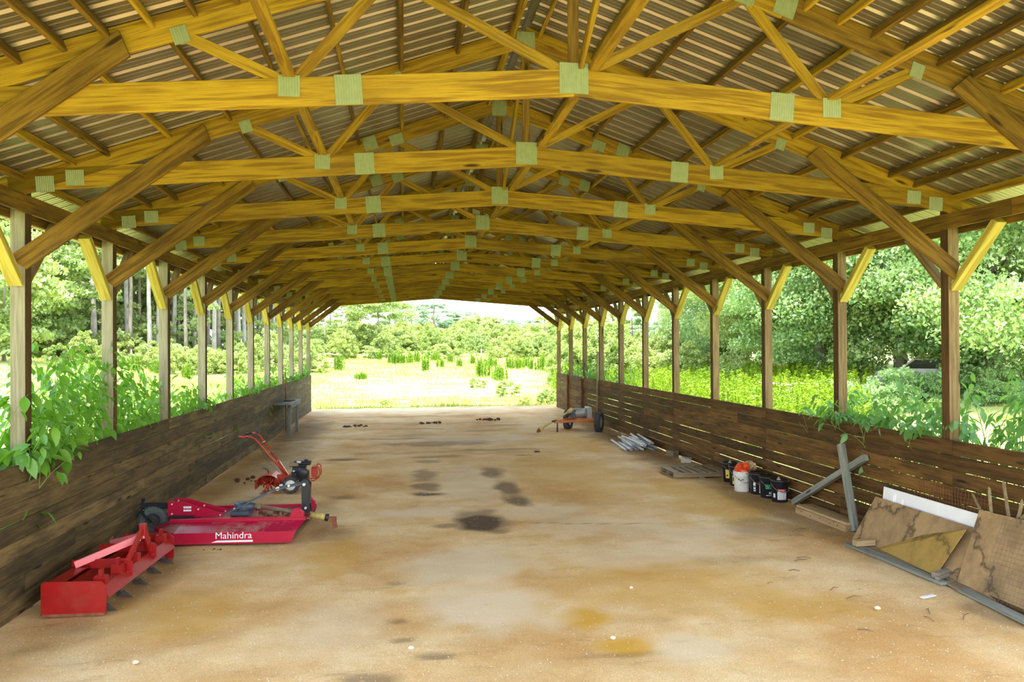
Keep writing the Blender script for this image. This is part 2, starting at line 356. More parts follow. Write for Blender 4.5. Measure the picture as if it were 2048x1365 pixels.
X, Y, F = grid(-150, 170, -40, 260, 2.0)
Z = terr(X, Y)+.08*np.sin(X*.21+1)*np.sin(Y*.17)*np.clip((np.maximum(np.abs(X-1.4)-7, 0)+np.maximum(Y-36, 0))/10, 0, 1)
inside = (X > XL-2) & (X < XR+2) & (Y > -6) & (Y < 34)
Z = np.where(inside, -.14, Z-.02)
o = link('ground', npmesh('ground', np.stack([X, Y, Z], 1), F, M['field'], True)); tag(o, 'sunlit grassy field around the open barn', None, kind='structure')
# dirt floor of the barn
X, Y, F = grid(-5.0, 7.6, 1.0, 35.2, .06)
def vnoise(x, y, s_, seed):
    rg = np.random.default_rng(seed); T = rg.random((256, 256)); xi = np.floor(x*s_).astype(int); yi = np.floor(y*s_).astype(int)
    fx = x*s_-xi; fy = y*s_-yi; fx = fx*fx*(3-2*fx); fy = fy*fy*(3-2*fy); g_ = lambda a, b: T[a % 256, b % 256]
    return (g_(xi, yi)*(1-fx)+g_(xi+1, yi)*fx)*(1-fy)+(g_(xi, yi+1)*(1-fx)+g_(xi+1, yi+1)*fx)*fy
h = .030*(vnoise(X, Y, .9, 1)-.5)+.016*(vnoise(X, Y, 3.1, 2)-.5)+.006*(vnoise(X, Y, 9, 3)-.5)
far = np.clip((Y-20)/8, 0, 1); h += far*.03*(vnoise(X*1.0, Y*1.3, 2.4, 5)-.5)
edge = np.clip((X-XM-5.30)/.25, 0, 1)*np.clip((Y-14.5)/2, 0, 1)*np.clip((25-Y)/2, 0, 1); h -= edge*.10; h += .02*np.clip((XM-X-5.1)/.3, 0, 1)
h -= np.clip((Y-34.3)/.8, 0, 1)*.05
ST = np.zeros((len(X), 4), np.float32); ST[:, 3] = 1
def stain(cx, cy, rx, ry, ch, amt, rz=0.0, soft=.5):
    dx, dy = X-cx, Y-cy; c_, s_ = math.cos(rz), math.sin(rz); a = (dx*c_+dy*s_)/rx; b = (-dx*s_+dy*c_)/ry
    d = np.sqrt(a*a+b*b)+.55*(vnoise(X, Y, 3.5, int(abs(cx*31+cy*17)))-.5)
    ST[:, ch] = np.maximum(ST[:, ch], amt*np.clip((1-d)/soft, 0, 1))
for s_ in [(1.22, 11.72, .55, .62, 0, 1.0), (.75, 11.62, .5, .16, 0, .6), (1.15, 12.3, .4, .5, 0, .6), (.98, 11.95, .35, .4, 0, .8), (.45, 14.15, .42, .25, 0, .9), (.40, 14.9, .38, .65, 0, .65), (.40, 16.3, .36, 1.1, 0, .55),
           (.55, 18.2, .35, .35, 0, .5), (1.97, 13.4, .28, .75, 0, .8), (1.95, 14.6, .26, 1.0, 0, .75), (1.9, 16.4, .34, .8, 0, .7), (-.1, 8.9, .18, .14, 0, .4), (-.05, 7.7, .14, .12, 0, .45),
           (-.02, 7.15, .14, .1, 0, .5), (.25, 6.75, .22, .1, 0, .55), (-.35, 6.35, .3, .18, 0, .6), (1.85, 6.55, .55, .1, 0, .28), (-1.45, 18.9, .55, .25, 0, .75), (-1.1, 14.2, .3, .3, 0, .55), (-1.5, 13.2, .5, .8, 0, .28),
           (1.0, 21.5, 1.8, .6, 0, .5), (2.3, 20.0, 1.2, .25, 0, .5), (-.2, 22.8, 1.4, .3, 0, .45), (3.2, 26.0, 1.4, .25, 0, .45), (.2, 25.5, 1.8, .3, 0, .4), (-1.5, 27.5, 1.2, .4, 0, .4), (.8, 18.9, .8, .25, 0, .5), (2.5, 24.5, .8, .3, 0, .4), (.3, 23.5, 1.0, .6, 0, .3), (-2.9, 20, .8, 4, 0, .36), (-3.2, 26, .9, 5, 0, .45), (-2.5, 13.5, .8, 1.2, 0, .3), (2.9, 18.8, .25, .2, 0, .45), (6.1, 12, .5, 5, 0, .4), (6.0, 18, .6, 5, 0, .42),
           (5.4, 10.8, .8, .7, 0, .35), (5.9, 7.0, .35, .6, 0, .5), (6.1, 22, .9, 3, 0, .4), (-3.2, 10, .6, 3, 0, .35), (-1.1, 11.4, .5, .5, 0, .3), (4.2, 9.2, .7, .3, 0, .2), (1.1, 27, 3.5, .5, 0, .22), (.5, 30, 4, .4, 0, .25), (0, 19.8, 2.2, .3, 0, .25),
           (1.75, 7.55, .30, .42, 1, .95), (2.05, 6.75, .42, .25, 1, .95), (1.25, 7.9, .35, .3, 1, .5), (1.2, 9.8, .4, .2, 1, .5), (1.0, 8.45, .1, .07, 1, .8), (-.1, 8.6, .2, .12, 1, .5), (2.9, 8.5, 1.5, 1.2, 1, .45), (4.0, 7.5, .9, .7, 1, .5),
           (-.9, 10.2, .5, 1.2, 1, .5), (-2.2, 8.3, .8, 1.0, 1, .45), (3.5, 16, 1.6, 3.2, 1, .38), (4.8, 21, 1.2, 2.5, 1, .5), (-1.6, 16.5, 1.3, 1.8, 1, .45), (5.3, 13, 1.0, 2.5, 1, .6),
           (.9, 8.0, .9, .9, 2, .75), (.7, 9.5, 1.1, 1.1, 2, .65), (.3, 12.6, .9, .5, 2, .7), (2.2, 12.4, .9, .8, 2, .5), (1.3, 15, .8, 3, 2, .45), (3.1, 9.6, 1.2, .8, 2, .45), (2.9, 11.3, 1.5, .9, 2, .45), (2.6, 6.6, .5, .4, 2, .5), (-.6, 7.6, .6, .8, 2, .4), (.5, 32.6, 6, 1.6, 2, .6), (4, 10.6, 1.4, .6, 2, .45), (2, 22.5, 2.5, 1.4, 2, .5)]: stain(*s_)
# the long thin crack of damp across the floor
ln = np.abs(Y-(11.95-.12*(X+1.0)+.10*np.sin(X*1.4)))/.035
ST[:, 0] = np.maximum(ST[:, 0], np.where((X > -1.0) & (X < 4.6), .55*np.clip(1-ln, 0, 1), 0))
h -= .012*ST[:, 0]
me = npmesh('floor', np.stack([X, Y, h], 1), F, M['dirt'], True)
ca = me.color_attributes.new('stain', 'FLOAT_COLOR', 'POINT'); ca.data.foreach_set('color', ST.ravel())
floor = tag(link('floor', me), 'packed tan dirt floor of the barn', kind='structure')

# ------------------------------------------------------------------ posts, walls, eave beams
ORD = ['nearest', 'second', 'third', 'fourth', 'fifth', 'sixth', 'seventh', 'eighth', 'ninth', 'tenth', 'eleventh', 'twelfth', 'thirteenth']
PW = .145
_pm = {}
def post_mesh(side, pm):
    # the face turned to the inside gets a darker brown than the other faces
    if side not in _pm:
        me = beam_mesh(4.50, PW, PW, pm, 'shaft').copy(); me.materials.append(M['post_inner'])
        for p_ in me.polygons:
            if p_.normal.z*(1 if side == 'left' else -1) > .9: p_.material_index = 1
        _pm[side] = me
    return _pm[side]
for side in ('left', 'right'):
    sg = -1 if side == 'left' else 1
    xin = XL if side == 'left' else XR; xc = xin+sg*PW/2
    pm = M['post_grey'] if side == 'left' else M['post_brown']
    for k in range(0, 12):
        y0 = Yk(k)
        nm = 'just outside the frame' if k == 0 else ('farthest' if k == 11 else ORD[k-1]+' in view')
        t = empty('post', (xc, y0+PW/2, -.1), 0, '%s square wooden post of the %s row, %s from the camera' % ('weathered grey' if sg < 0 else 'weathered brown', side, nm), 'post', 'posts along the %s wall' % side)
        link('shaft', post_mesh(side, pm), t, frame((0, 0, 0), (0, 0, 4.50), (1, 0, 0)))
        # 45 degree knee braces running along the eave beam, one towards the camera, one away
        beam('brace', (0, -PW/2-.045, 3.53), (0, -PW/2-.045-.70, 4.23), .14, .085, M['brace'], t, (0, 1, 1), (.085, 0))
        beam('brace', (0, PW/2+.03, 3.55), (0, PW/2+.03+.68, 4.23), .09, .085, M['post_brown'], t, (0, -1, 1), (0, 0))
    # wall of boards on the inner face of the posts
    wl = empty('wall_'+side, (xin-sg*.021, 0, 0), 0, '%s low wall of horizontal weathered boards' % side, kind='structure')
    mt = M['plank_grey'] if side == 'left' else M['plank_brown']
    z0 = .012
    PH = .1872; tot = WT-z0; gap = (tot-8*PH)/7
    for c in range(8):
        y = 6.1-[0, 2.44, 1.22, 3.66, 2.44, 0, 1.22, 2.44][c]; y_end = 33.17
        while y < y_end-.05:
            L = 4.88 if R.random() < .8 else 2.44
            a, b = max(y, 6.1), min(y+L, y_end)
            if b-a > .1:
                zc = z0+PH/2+c*(PH+gap)
                da, db = R.uniform(-.004, .004), R.uniform(-.004, .004)
                if c == 7: da = db = 0
                hh = PH-(R.choice([0, 0, .002, .008, .011]) if side == 'right' else R.choice([0, 0, 0, .002, .006]))
                zoff = 0
                beam('plank', (R.uniform(-.003, .003), a+.003, zc+da+zoff), (R.uniform(-.003, .003), b-.003, zc+db+zoff), .036, hh, mt, wl, ch=.009)
            y += L
    # doubled eave beam boards
    hb = empty('eave_beam', (xin, 0, 4.13), 0, '%s eave beam of boards bolted along the post tops' % side, 'beam')
    for (dx, zz) in ((-sg*.021, .10), (sg*(PW+.021), .05)):
        y = 2.7
        while y < 33.3:
            b = min(y+4.88, 33.3); beam('board', (dx, y+.002, zz), (dx, b-.002, zz), .038, .19, M['pine_dark'], hb); y += 4.88

# ------------------------------------------------------------------ roof trusses
CB = lambda a: 4.865-.076*abs(a)     # bottom chord centreline
CT = lambda a: 6.22-.34*abs(a)       # top chord centreline
DB, DT = .225, .215
_pl = {}
def plate_mesh(w_, h_):
    k = (w_, h_)
    if k in _pl: return _pl[k]
    mb = MB(); nr = max(6, int(w_/.020)); P = []; F = []
    for i in range(nr*2+1):
        x = -w_/2+w_*i/(nr*2); y = -.009 if i % 2 else -.0005
        P += [(x, y, -h_/2), (x, y, h_/2)]
    for i in range(nr*2): F.append((2*i, 2*i+2, 2*i+3, 2*i+1))
    mb.add(P, F); mb.add([(-w_/2, .004, -h_/2), (w_/2, .004, -h_/2), (w_/2, .004, h_/2), (-w_/2, .004, h_/2)], [(0, 3, 2, 1)])
    _pl[k] = mb.mesh('connector_plate', M['plate']); return _pl[k]
for k in range(-1, 12):
    nm = 'overhead, just above the view' if k < 0 else 'nearest the camera' if k == 0 else ('farthest, over the far opening' if k == 11 else ORD[k]+' from the camera')
    y0 = Yk(k)-.082
    t = empty('truss', (XM, y0, 4.3), 0, 'yellow pine roof truss spanning the barn, %s' % nm, 'roof truss', 'roof trusses')
    Z0 = 4.3
    for sg in (-1, 1):
        beam('bottom_chord', (sg*.003, 0, CB(0)-Z0), (sg*5.42, 0, CB(5.42)-Z0), .038, DB, M['pine'], t)
        beam('top_chord', (sg*.0, 0, CT(0)-Z0), (sg*1.84, 0, CT(1.84)-Z0), .038, DT, M['pine'] if k else M['pine'], t, (0, 0, 1), (-.07*sg, 0) if sg > 0 else (.07, 0))
        beam('top_chord', (sg*1.845, 0, CT(1.845)-Z0), (sg*5.75, 0, CT(5.75)-Z0), .038, DT, M['pine'] if R.random() < .6 else M['pine_dark'], t)
        # webs, set a hair to the back so the joints never share a face
        beam('web', (sg*.11, .002, CB(0)+.10-Z0), (sg*1.44, .002, CT(1.47)-.09-Z0), .036, .089, M['pine'], t)
        beam('web', (sg*1.52, .002, CT(1.5)-.10-Z0), (sg*2.20, .002, CB(2.2)+.10-Z0), .036, .089, M['pine'], t)
        beam('web', (sg*2.32, .002, CB(2.3)+.10-Z0), (sg*3.02, .002, CT(3.05)-.09-Z0), .036, .089, M['pine'], t)
        for (a, z, w_, h_, tilt) in ((1.47, CT(1.47)-.06, .19, .15, .33), (1.84, CT(1.84), .19, .19, .33), (3.05, CT(3.05)-.09, .12, .13, .33), (2.252, CB(2.25)+.045, .165, .165, 0), (1.80, CB(1.8), .21, .235, .07), (5.06, 4.425, .18, .165, .07), (4.77, 4.50, .18, .16, .05)):
            m4 = Matrix.Translation((sg*a, -.0232, z-Z0)) @ Matrix.Rotation(sg*tilt, 4, 'Y'); link('connector_plate', plate_mesh(w_, h_), t, m4)
        # knee brace from post up to the top chord
        beam('knee_brace', (sg*5.31, -.044, 3.60-Z0), (sg*3.44, -.044, 5.00-Z0), .038, .20, M['pine_dark'], t, (0, 0, 1), (0.06*sg, -.05*sg))
    beam('king_post', (0, .002, CB(0)+.11-Z0), (0, .002, CT(0)-.10-Z0), .036, .089, M['pine_dark'], t, (1, 0, 0))
    link('connector_plate', plate_mesh(.24, .25), t, Matrix.Translation((0, -.0232, CB(0)+.03-Z0)))
    link('connector_plate', plate_mesh(.21, .22), t, Matrix.Translation((0, -.0232, CT(0)-.06-Z0)))
# three runners nailed along the bottom chords
for (dx, lab) in ((-2.25, 'left'), (.17, 'middle'), (2.25, 'right')):
    z = CB(dx)+DB/2+.019
    rn = empty('runner', (XM+dx, 0, z), 0, '%s of the three long runner boards laid on top of the truss ties' % lab, 'runner')
    y = 2.7
    while y < 33:
        b = min(y+4.88, 33.1); beam('board', (0, y, 0), (0, b-.004, 0), .089, .038, M['pine'], rn); y += 4.88
for k in (0, 2, 5, 8):
    a = Vector((XM+.06, Yk(k)-.06, CB(0)+.13)); b = Vector((XM+.02, Yk(k)-S+.25, CT(0)-.18))
    o = beam('lateral_brace', a, b, .038, .089, M['pine'], None)
    tag(o, 'slanting brace from the foot of the %s truss post up to the ridge' % (ORD[k] if k else 'nearest'), 'brace', 'ridge braces')

# ------------------------------------------------------------------ roof: sheets and purlins
ceil = empty('ceiling', (XM, 0, 4.3), 0, 'underside of the gabled metal roof', kind='structure')
sl = math.atan(.34); YR0, YR1 = 2.60, 33.45
def topz(a): return CT(a)+DT/2/math.cos(sl)
AE = 6.05
SLn = AE/math.cos(sl)
# sheet profile across its width (local Y), slope along local X (0 ridge .. SLn eave)
def sheet_mesh(wd):
    pr = []; y = 0
    pitch = wd/4
    for i in range(4):
        b = i*pitch
        pr += [(b, 0), (b+.022, 0), (b+.040, .020), (b+.062, .020), (b+.080, 0), (b+pitch*.48, 0), (b+pitch*.52, .004), (b+pitch*.60, .004), (b+pitch*.64, 0), (b+pitch*.80, 0), (b+pitch*.83, .004), (b+pitch*.90, .004), (b+pitch*.93, 0)]
    pr += [(wd, 0)]
    mb = MB(); P = []; F = []
    nx = 3
    for (y, z) in pr:
        for i in range(nx+1): P.append((SLn*i/nx, y, z))
    for j in range(len(pr)-1):
        for i in range(nx): a = j*(nx+1)+i; F.append((a, a+1, a+nx+2, a+nx+1))
    mb.add(P, F); me = mb.mesh('roof_sheet', M['roof'], fix=False)
    return me
SW = .914; shm = sheet_mesh(SW)
for sg in (-1, 1):
    y = YR0
    while y < YR1-.1:
        rot = Matrix.Rotation(sl, 4, 'Y') if sg > 0 else Matrix.Rotation(math.pi, 4, 'Z') @ Matrix.Rotation(sl, 4, 'Y')
        yy = y if sg > 0 else y+SW
        m4 = Matrix.Translation((sg*.05, yy, topz(0.05)+.004-4.3)) @ rot
        link('roof_sheet', shm, ceil, m4); y += SW
    def purlin(a, ya, yb):
        z = topz(a)-.0445/math.cos(sl)-4.3-.002
        beam('purlin', (sg*a, ya, z), (sg*a, yb, z), .038, .089, M['pine_dark'] if R.random() < .65 else M['pine'], ceil, (sg*math.sin(sl), 0, math.cos(sl)))
    full = [.16, .78, 1.40, 2.0, 2.62, 3.22, 3.84, 4.45, 4.78, 5.28]
    for a in [.16+.31*i for i in range(18)]: purlin(a, YR0+.01, Yk(-1)-.105); purlin(a, Yk(-1)-.062, Yk(0)-.103)
    for k in range(0, 11):
        for a in full: purlin(a, Yk(k)-.062, Yk(k+1)-.103)
    for a in full: purlin(a, Yk(11)-.06, YR1-.01)
    # eave purlin and white rake trim
    purlin(5.90, YR0+.01, 19.0); purlin(5.90, 19.01, YR1-.01)
    for (yy) in (YR0-.02, YR1+.02):
        a = Vector((sg*.02, yy, topz(0)-.02-4.3)); b = Vector((sg*(AE+.03), yy, topz(AE)-.02-4.3))
        beam('rake_trim', a, b, .03, .13, M['white'], ceil)
mb = MB(); mb.add([(-.22, YR0, topz(.22)+.045-4.3), (0, YR0, topz(0)+.05-4.3), (.22, YR0, topz(.22)+.045-4.3), (-.22, YR1, topz(.22)+.045-4.3), (0, YR1, topz(0)+.05-4.3), (.22, YR1, topz(.22)+.045-4.3)], [(0, 1, 4, 3), (1, 2, 5, 4)])
part('ridge_cap', mb, M['roof'], ceil)
# ------------------------------------------------------------------ red box blade by the left wall
t = empty('box_blade', (-3.27, 9.30, .0), math.radians(-2.5), 'bright red box blade tractor attachment lying by the left wall', 'box blade')
def endplate(y):
    mb = MB(); mb.prism([(-.32, .03), (.30, .03), (.31, .09), (.31, .30), (.26, .355), (-.29, .365), (-.32, .34)], .012, (0, y, 0)); o = part('end_plate', mb, M['red'], t)
    mb = MB(); mb.box((-.005, y, .022), (.60, .016, .03)); tag(part('skid_shoe', mb, M['rust'], o), 'worn skid edge'); return o
endplate(-1.0); endplate(1.0)
def curved(x0, z1, name, bend):
    mb = MB(); P = []; n = 8
    for i in range(n+1):
        s_ = i/n; P.append((x0+bend*math.sin(s_*math.pi), .04+(z1-.04)*s_))
    vs_ = [(x, y, z) for (x, z) in P for y in (-.995, .995)]+[(x+.012, y, z) for (x, z) in P for y in (-.995, .995)]
    F = [(2*i, 2*i+1, 2*i+3, 2*i+2) for i in range(n)]; k = 2*(n+1); F += [(k+a, k+d, k+c, k+b) for (a, b, c, d) in F]; F += [(2*n, 2*n+1, k+2*n+1, k+2*n), (0, k, k+1, 1)]
    mb.add(vs_, F); return part(name, mb, M['red'], t)
curved(-.27, .35, 'moldboard', -.05); curved(-.13, .30, 'rear_moldboard', -.04)
mb = MB(); mb.box((-.20, 0, .34), (.15, 1.98, .012)); part('top_shelf', mb, M['red'], t)
mb = MB(); mb.box((-.25, 0, .035), (.012, 1.98, .10)); part('cutting_edge', mb, M['rust'], t)
mb = MB(); mb.box((.20, 0, .235), (.10, 1.98, .10), ch=.01); part('scarifier_bar', mb, M['red'], t)
mb = MB(); mb.add([(.25, -.98, .29), (.25, .98, .29), (.33, .98, .18), (.33, -.98, .18), (.25, -.98, .28), (.25, .98, .28), (.32, .98, .17), (.32, -.98, .17)], [(0, 1, 2, 3), (7, 6, 5, 4), (0, 3, 7, 4), (1, 5, 6, 2), (2, 6, 7, 3), (0, 4, 5, 1)]); part('bar_lip', mb, M['red'], t)
for y in (-.86, -.44, .0, .44, .86):
    mb = MB(); mb.box((.20, y, .28), (.035, .05, .32)); mb.box((.20, y, .30), (.115, .09, .14)); sh = part('shank', mb, M['red'], t)
    mb = MB(); mb.bar((.20, y, .18), (.215, y, .07), .035, .05); mb.add([(.18, y-.03, .10), (.18, y+.03, .10), (.25, y-.045, .07), (.25, y+.045, .07), (.36, y, .005), (.20, y-.03, .03), (.20, y+.03, .03)], [(0, 1, 3, 2), (2, 3, 4), (0, 2, 5), (1, 6, 3), (2, 4, 5), (3, 6, 4), (5, 4, 6), (0, 5, 6, 1)])
    tag(part('point', mb, M['shank'], sh), 'dark worn digging point')
for y in (-.34, .34):
    mb = MB(); mb.box((-.02, y, .355), (.60, .014, .10), ch=.002); part('top_beam', mb, M['red'], t)
    mb = MB(); mb.box((.27, y*1.05, .30), (.10, .014, .16)); mb.tube([(.29, y*1.05-.05, .27), (.29, y*1.05+.05, .27)], .018); part('lower_hitch_lug', mb, M['red'], t)
    mb = MB(); mb.bar((.24, y, .33), (.30, y*.08, .64), .030, .085, (0, 1, 0)); part('mast_upright', mb, M['red'], t)
    mb = MB(); mb.bar((.285, y*.16, .56), (-.24, y*1.35, .38), .020, .075, (0, 0, 1)); tag(part('back_strap', mb, M['red_light'], t), 'pale pink faded strap')
mb = MB(); mb.box((.30, 0, .64), (.07, .075, .13), ch=.008); mb.tube([(.30, -.06, .66), (.30, .06, .66)], .014); part('mast_head', mb, M['red'], t)

# ------------------------------------------------------------------ crimson rotary cutter
t = empty('rotary_cutter', (-2.45, 11.72, 0), math.radians(-4), 'crimson rotary mower deck with black tail wheel arm and white lettering', 'rotary cutter')
def loop(z, s=1.0, r=.0): return [(.95+r, -.78, z), (-.62, -.78, z), (-1.02, -.40, z), (-1.02, .40, z), (-.62, .78, z), (.95+r, .78, z)]
Lb = loop(.03); Lt = [(x+(.07 if x > .5 else 0), y, .185) for (x, y, z) in Lb]
Li = [(1.08, -.46, .262), (-.60, -.46, .262), (-.84, -.30, .262), (-.84, .30, .262), (-.60, .46, .262), (1.08, .46, .262)]
mb = MB(); P = Lb+Lt+Li; F = [(i, i+1, 7+i, 6+i) for i in range(5)]; mb.add(P, F); part('skirt', mb, M['crimson'], t)
mb = MB(); P = Lt+Li; F = [(i, i+1, 7+i, 6+i) for i in range(5)]+[(6, 7, 8, 9, 10, 11)]; F.append((0, 6, 11, 5)); mb.add(P, F); part('deck', mb, M['magenta'], t)
mb = MB(); mb.add([(x, y*.99, z-.008) for (x, y, z) in Lt+Li], [(i, 6+i, 7+i, i+1) for i in range(5)]+[(6, 11, 10, 9, 8, 7)]); mb.add([(.96, -.77, .03), (.96, .77, .03), (1.01, .77, .10), (1.01, -.77, .10)], [(0, 1, 2, 3)]); part('deck_underside', mb, M['rust'], t)
for y in (-.45, .45):
    mb = MB(); mb.box((.15, y, .285), (1.86, .05, .05), ch=.006); part('deck_rail', mb, M['crimson'], t)
for y in (-.13, .13):
    mb = MB(); mb.prism([(-.93, .27), (-.15, .27), (-.15, .31), (-.72, .49), (-.93, .50)], .012, (0, y, 0)); o = part('tail_bracket', mb, M['crimson'], t)
    mb = MB()
    for (a, b) in ((-.87, .46), (-.87, .32), (-.50, .38), (-.19, .29)): mb.tube([(a, y-.02, b), (a, y+.02, b)], .012, 8)
    tag(part('bolt', mb, M['bolt'], o), 'pale bolt heads')
    mb = MB(); mb.box((-.655, y-.008*(1 if y < 0 else -1), .41), (.11, .004, .03)); mb.box((-.655, y-.008*(1 if y < 0 else -1), .365), (.11, .004, .025)); tag(part('decal', mb, M['labelwhite'], o), 'two white stickers')
mb = MB(); mb.box((-1.10, 0, .42), (.50, .08, .08), ch=.008); mb.tube([(-1.32, 0, .33), (-1.32, 0, .52)], .03, 10); ta = part('tail_arm', mb, M['black'], t)
mb = MB(); mb.box((-.72, -.19, .285), (.34, .05, .03)); part('spring_bar', mb, M['black'], t)
mb = MB()
for y in (-.09, .09): mb.bar((-1.32, y, .34), (-1.18, y, .19), .012, .06, (0, 1, 0))
mb.box((-1.32, 0, .34), (.07, .20, .02)); part('wheel_fork', mb, M['black'], t)
def tire(R_, wd, hubr, c, axis='Y', n=28):
    h = wd/2; pr = [(hubr, -h*.75), (R_*.80, -h), (R_*.95, -h*.85), (R_, -h*.45), (R_, h*.45), (R_*.95, h*.85), (R_*.80, h), (hubr, h*.75), (hubr, -h*.75)]
    mb = MB(); mb.lathe(pr, n, axis, c)
    # tread blocks
    for k in range(n):
        a = 2*math.pi*k/n; ca_, sa = math.cos(a)*R_*1.0, math.sin(a)*R_*1.0
        for q in (-.28, .28):
            d = {'Y': (sa, q*wd, ca_), 'X': (q*wd, ca_, sa)}[axis]
            rot = Matrix.Rotation(a, 3, 'Y') if axis == 'Y' else Matrix.Rotation(a+math.pi/2, 3, 'X')
            mb.box(Vector(d)+Vector(c), ((R_*.14, wd*.36, .012) if axis == 'Y' else (wd*.36, R_*.14, .012)), rot)
    return mb
def rim(R_, wd, c, axis='Y', n=20):
    mb = MB(); h = wd/2
    mb.lathe([(0, -h*.35), (R_*.35, -h*.40), (R_*.42, -h*.2), (R_*.8, -h*.25), (R_*.9, -h*.8), (R_*1.02, -h*.85), (R_*1.02, h*.85), (R_*.9, h*.8), (R_*.8, h*.25), (R_*.42, h*.2), (R_*.35, h*.4), (0, h*.35)], n, axis, c)
    for k in range(5):
        a = 2*math.pi*k/5; p_, q = .27*R_*math.cos(a), .27*R_*math.sin(a)
        for s_ in (-1, 1):
            e1 = {'Y': (q, s_*h*.38, p_), 'X': (s_*h*.38, p_, q)}[axis]; e2 = {'Y': (q, s_*h*.6, p_), 'X': (s_*h*.6, p_, q)}[axis]
            mb.tube([Vector(e1)+Vector(c), Vector(e2)+Vector(c)], R_*.07, 6)
    return mb
wh = part('tail_wheel', tire(.205, .11, .11, (-1.18, 0, .205)), M['rubber_grey'], t); part('rim', rim(.11, .09, (-1.18, 0, .205)), M['rubber'], wh)
# gearbox, driveline
mb = MB(); mb.box((.08, 0, .30), (.26, .26, .07), ch=.01); mb.lathe([(0, .44), (.09, .44), (.11, .41), (.11, .30), (.13, .30)], 16, 'Z', (.08, 0, 0)); mb.tube([(.02, 0, .38), (.26, 0, .38)], [.075, .05], 14)
g_ = part('gearbox', mb, M['steelblue'], t)
mb = MB()
for k in range(6): a = k*math.pi/3; mb.tube([(.08+.12*math.cos(a), .12*math.sin(a), .33), (.08+.12*math.cos(a), .12*math.sin(a), .352)], .012, 6)
part('bolt', mb, M['rust'], g_)
mb = MB(); mb.tube([(.26, 0, .38), (.36, .0, .372)], .035, 10); mb.box((.33, 0, .375), (.05, .09, .05)); mb.tube([(.36, 0, .372), (1.30, .03, .185)], [.030, .034], 12)
sf = part('driveline', mb, M['brownshaft'], t)
mb = MB(); mb.tube([(1.05, .022, .235), (1.28, .028, .19)], .048, 14); mb.tube([(1.14, .025, .217), (1.16, .026, .213)], .052, 14); part('guard_tube', mb, M['oldyellow'], sf)
mb = MB(); mb.tube([(1.28, .028, .19), (1.33, .03, .18)], .055, 12); part('guard_collar', mb, M['black'], sf)
mb = MB(); mb.box((1.39, .03, .155), (.10, .075, .07)); mb.bar((1.40, .03, .16), (1.43, .03, .03), .06, .06); mb.tube([(1.40, -.02, .14), (1.40, .08, .14)], .02, 8); part('yoke', mb, M['rust'], sf)
# mast and straps
for y in (-.07, .07):
    mb = MB(); mb.prism([(.96, .28), (1.08, .28), (1.06, .52), (1.075, .70), (1.03, .76), (.95, .75), (.955, .55)], .012, (0, y, 0)); part('mast_plate', mb, M['black'], t)
    mb = MB(); mb.bar((1.03, y*.85, .72), (.60, y*1.2, .64), .016, .085, (0, 1, 0)); mb.bar((.62, y*1.2, .65), (-.13, y*1.8, .295), .016, .075, (0, 1, 0)); st_ = part('mast_strap', mb, M['steelblue'], t)
    s_ = -1 if y < 0 else 1; mb = MB()
    for (a, b, r_) in ((1.0, .705, .022), (.78, .69, .018), (.62, .65, .028), (.0, .37, .012), (1.02, .36, .018)): mb.tube([(a, y*1.3, b), (a, y*1.3+s_*.03, b)], r_, 10)
    tag(part('bolt', mb, M['bolt'], st_), 'pale bolt heads')
    mb = MB()
    for a in (.40, .50): mb.bar((a-.04, y*1.35+s_*.012, .545+(a-.40)*.47-.018), (a+.04, y*1.35+s_*.012, .545+(a-.40)*.47+.018), .003, .045, (0, 1, 0))
    tag(part('decal', mb, M['tanbag'], st_), 'pale safety sticker')
mb = MB(); mb.box((1.02, 0, .55), (.10, .13, .28), ch=.01); part('mast_body', mb, M['black'], t)
for y in (-.42, .42):
    mb = MB()
    for d in (-.03, .03): mb.prism([(.84, .27), (1.06, .27), (1.06, .36), (.99, .43), (.92, .42)], .010, (0, y+d, 0))
    mb.tube([(1.0, y-.06, .385), (1.0, y+.06, .385)], .018, 8); part('hitch_lug', mb, M['crimson'], t)
mb = MB()
for k in range(26):
    c_ = (R.uniform(-.1, 1.0), R.uniform(-.38, .38), .275); mb.box(c_, (R.uniform(.02, .07), R.uniform(.02, .06), R.uniform(.01, .03)), Matrix.Rotation(R.random()*3, 3, 'Z'))
tag(part('debris', mb, M['dung'], t), 'dark dry mud crumbs on the deck', kind='stuff')
# lettering on the side skirt
def text(name, s, size, mat, parent, loc, rot, ext=.001, bold=0.0):
    cu = bpy.data.curves.new(name, 'FONT'); cu.body = s; cu.size = size; cu.extrude = ext; cu.offset = bold; cu.align_x = 'CENTER'; cu.align_y = 'CENTER'
    ob = bpy.data.objects.new('tmp', cu); col.objects.link(ob); dg = bpy.context.evaluated_depsgraph_get(); dg.update()
    me = bpy.data.meshes.new_from_object(ob.evaluated_get(dg)); bpy.data.objects.remove(ob); me.name = name; me.materials.clear(); me.materials.append(mat)
    o = link(name, me, parent); o.location = loc; o.rotation_euler = rot; return o
lt_ = text('lettering', 'Mahindra', .118, M['white'], t, (.18, -.783, .141), (math.pi/2, 0, 0), .001, 0); lt_.scale = (1.12, 1.08, 1); tag(lt_, 'white block lettering')
mb = MB(); mb.add([(-.12, -.783, .052), (.44, -.783, .052), (.44, -.783, .078), (-.04, -.783, .078)], [(0, 1, 2, 3)]); tag(part('decal_stripe', mb, M['white'], t), 'white slanted bar under the lettering')

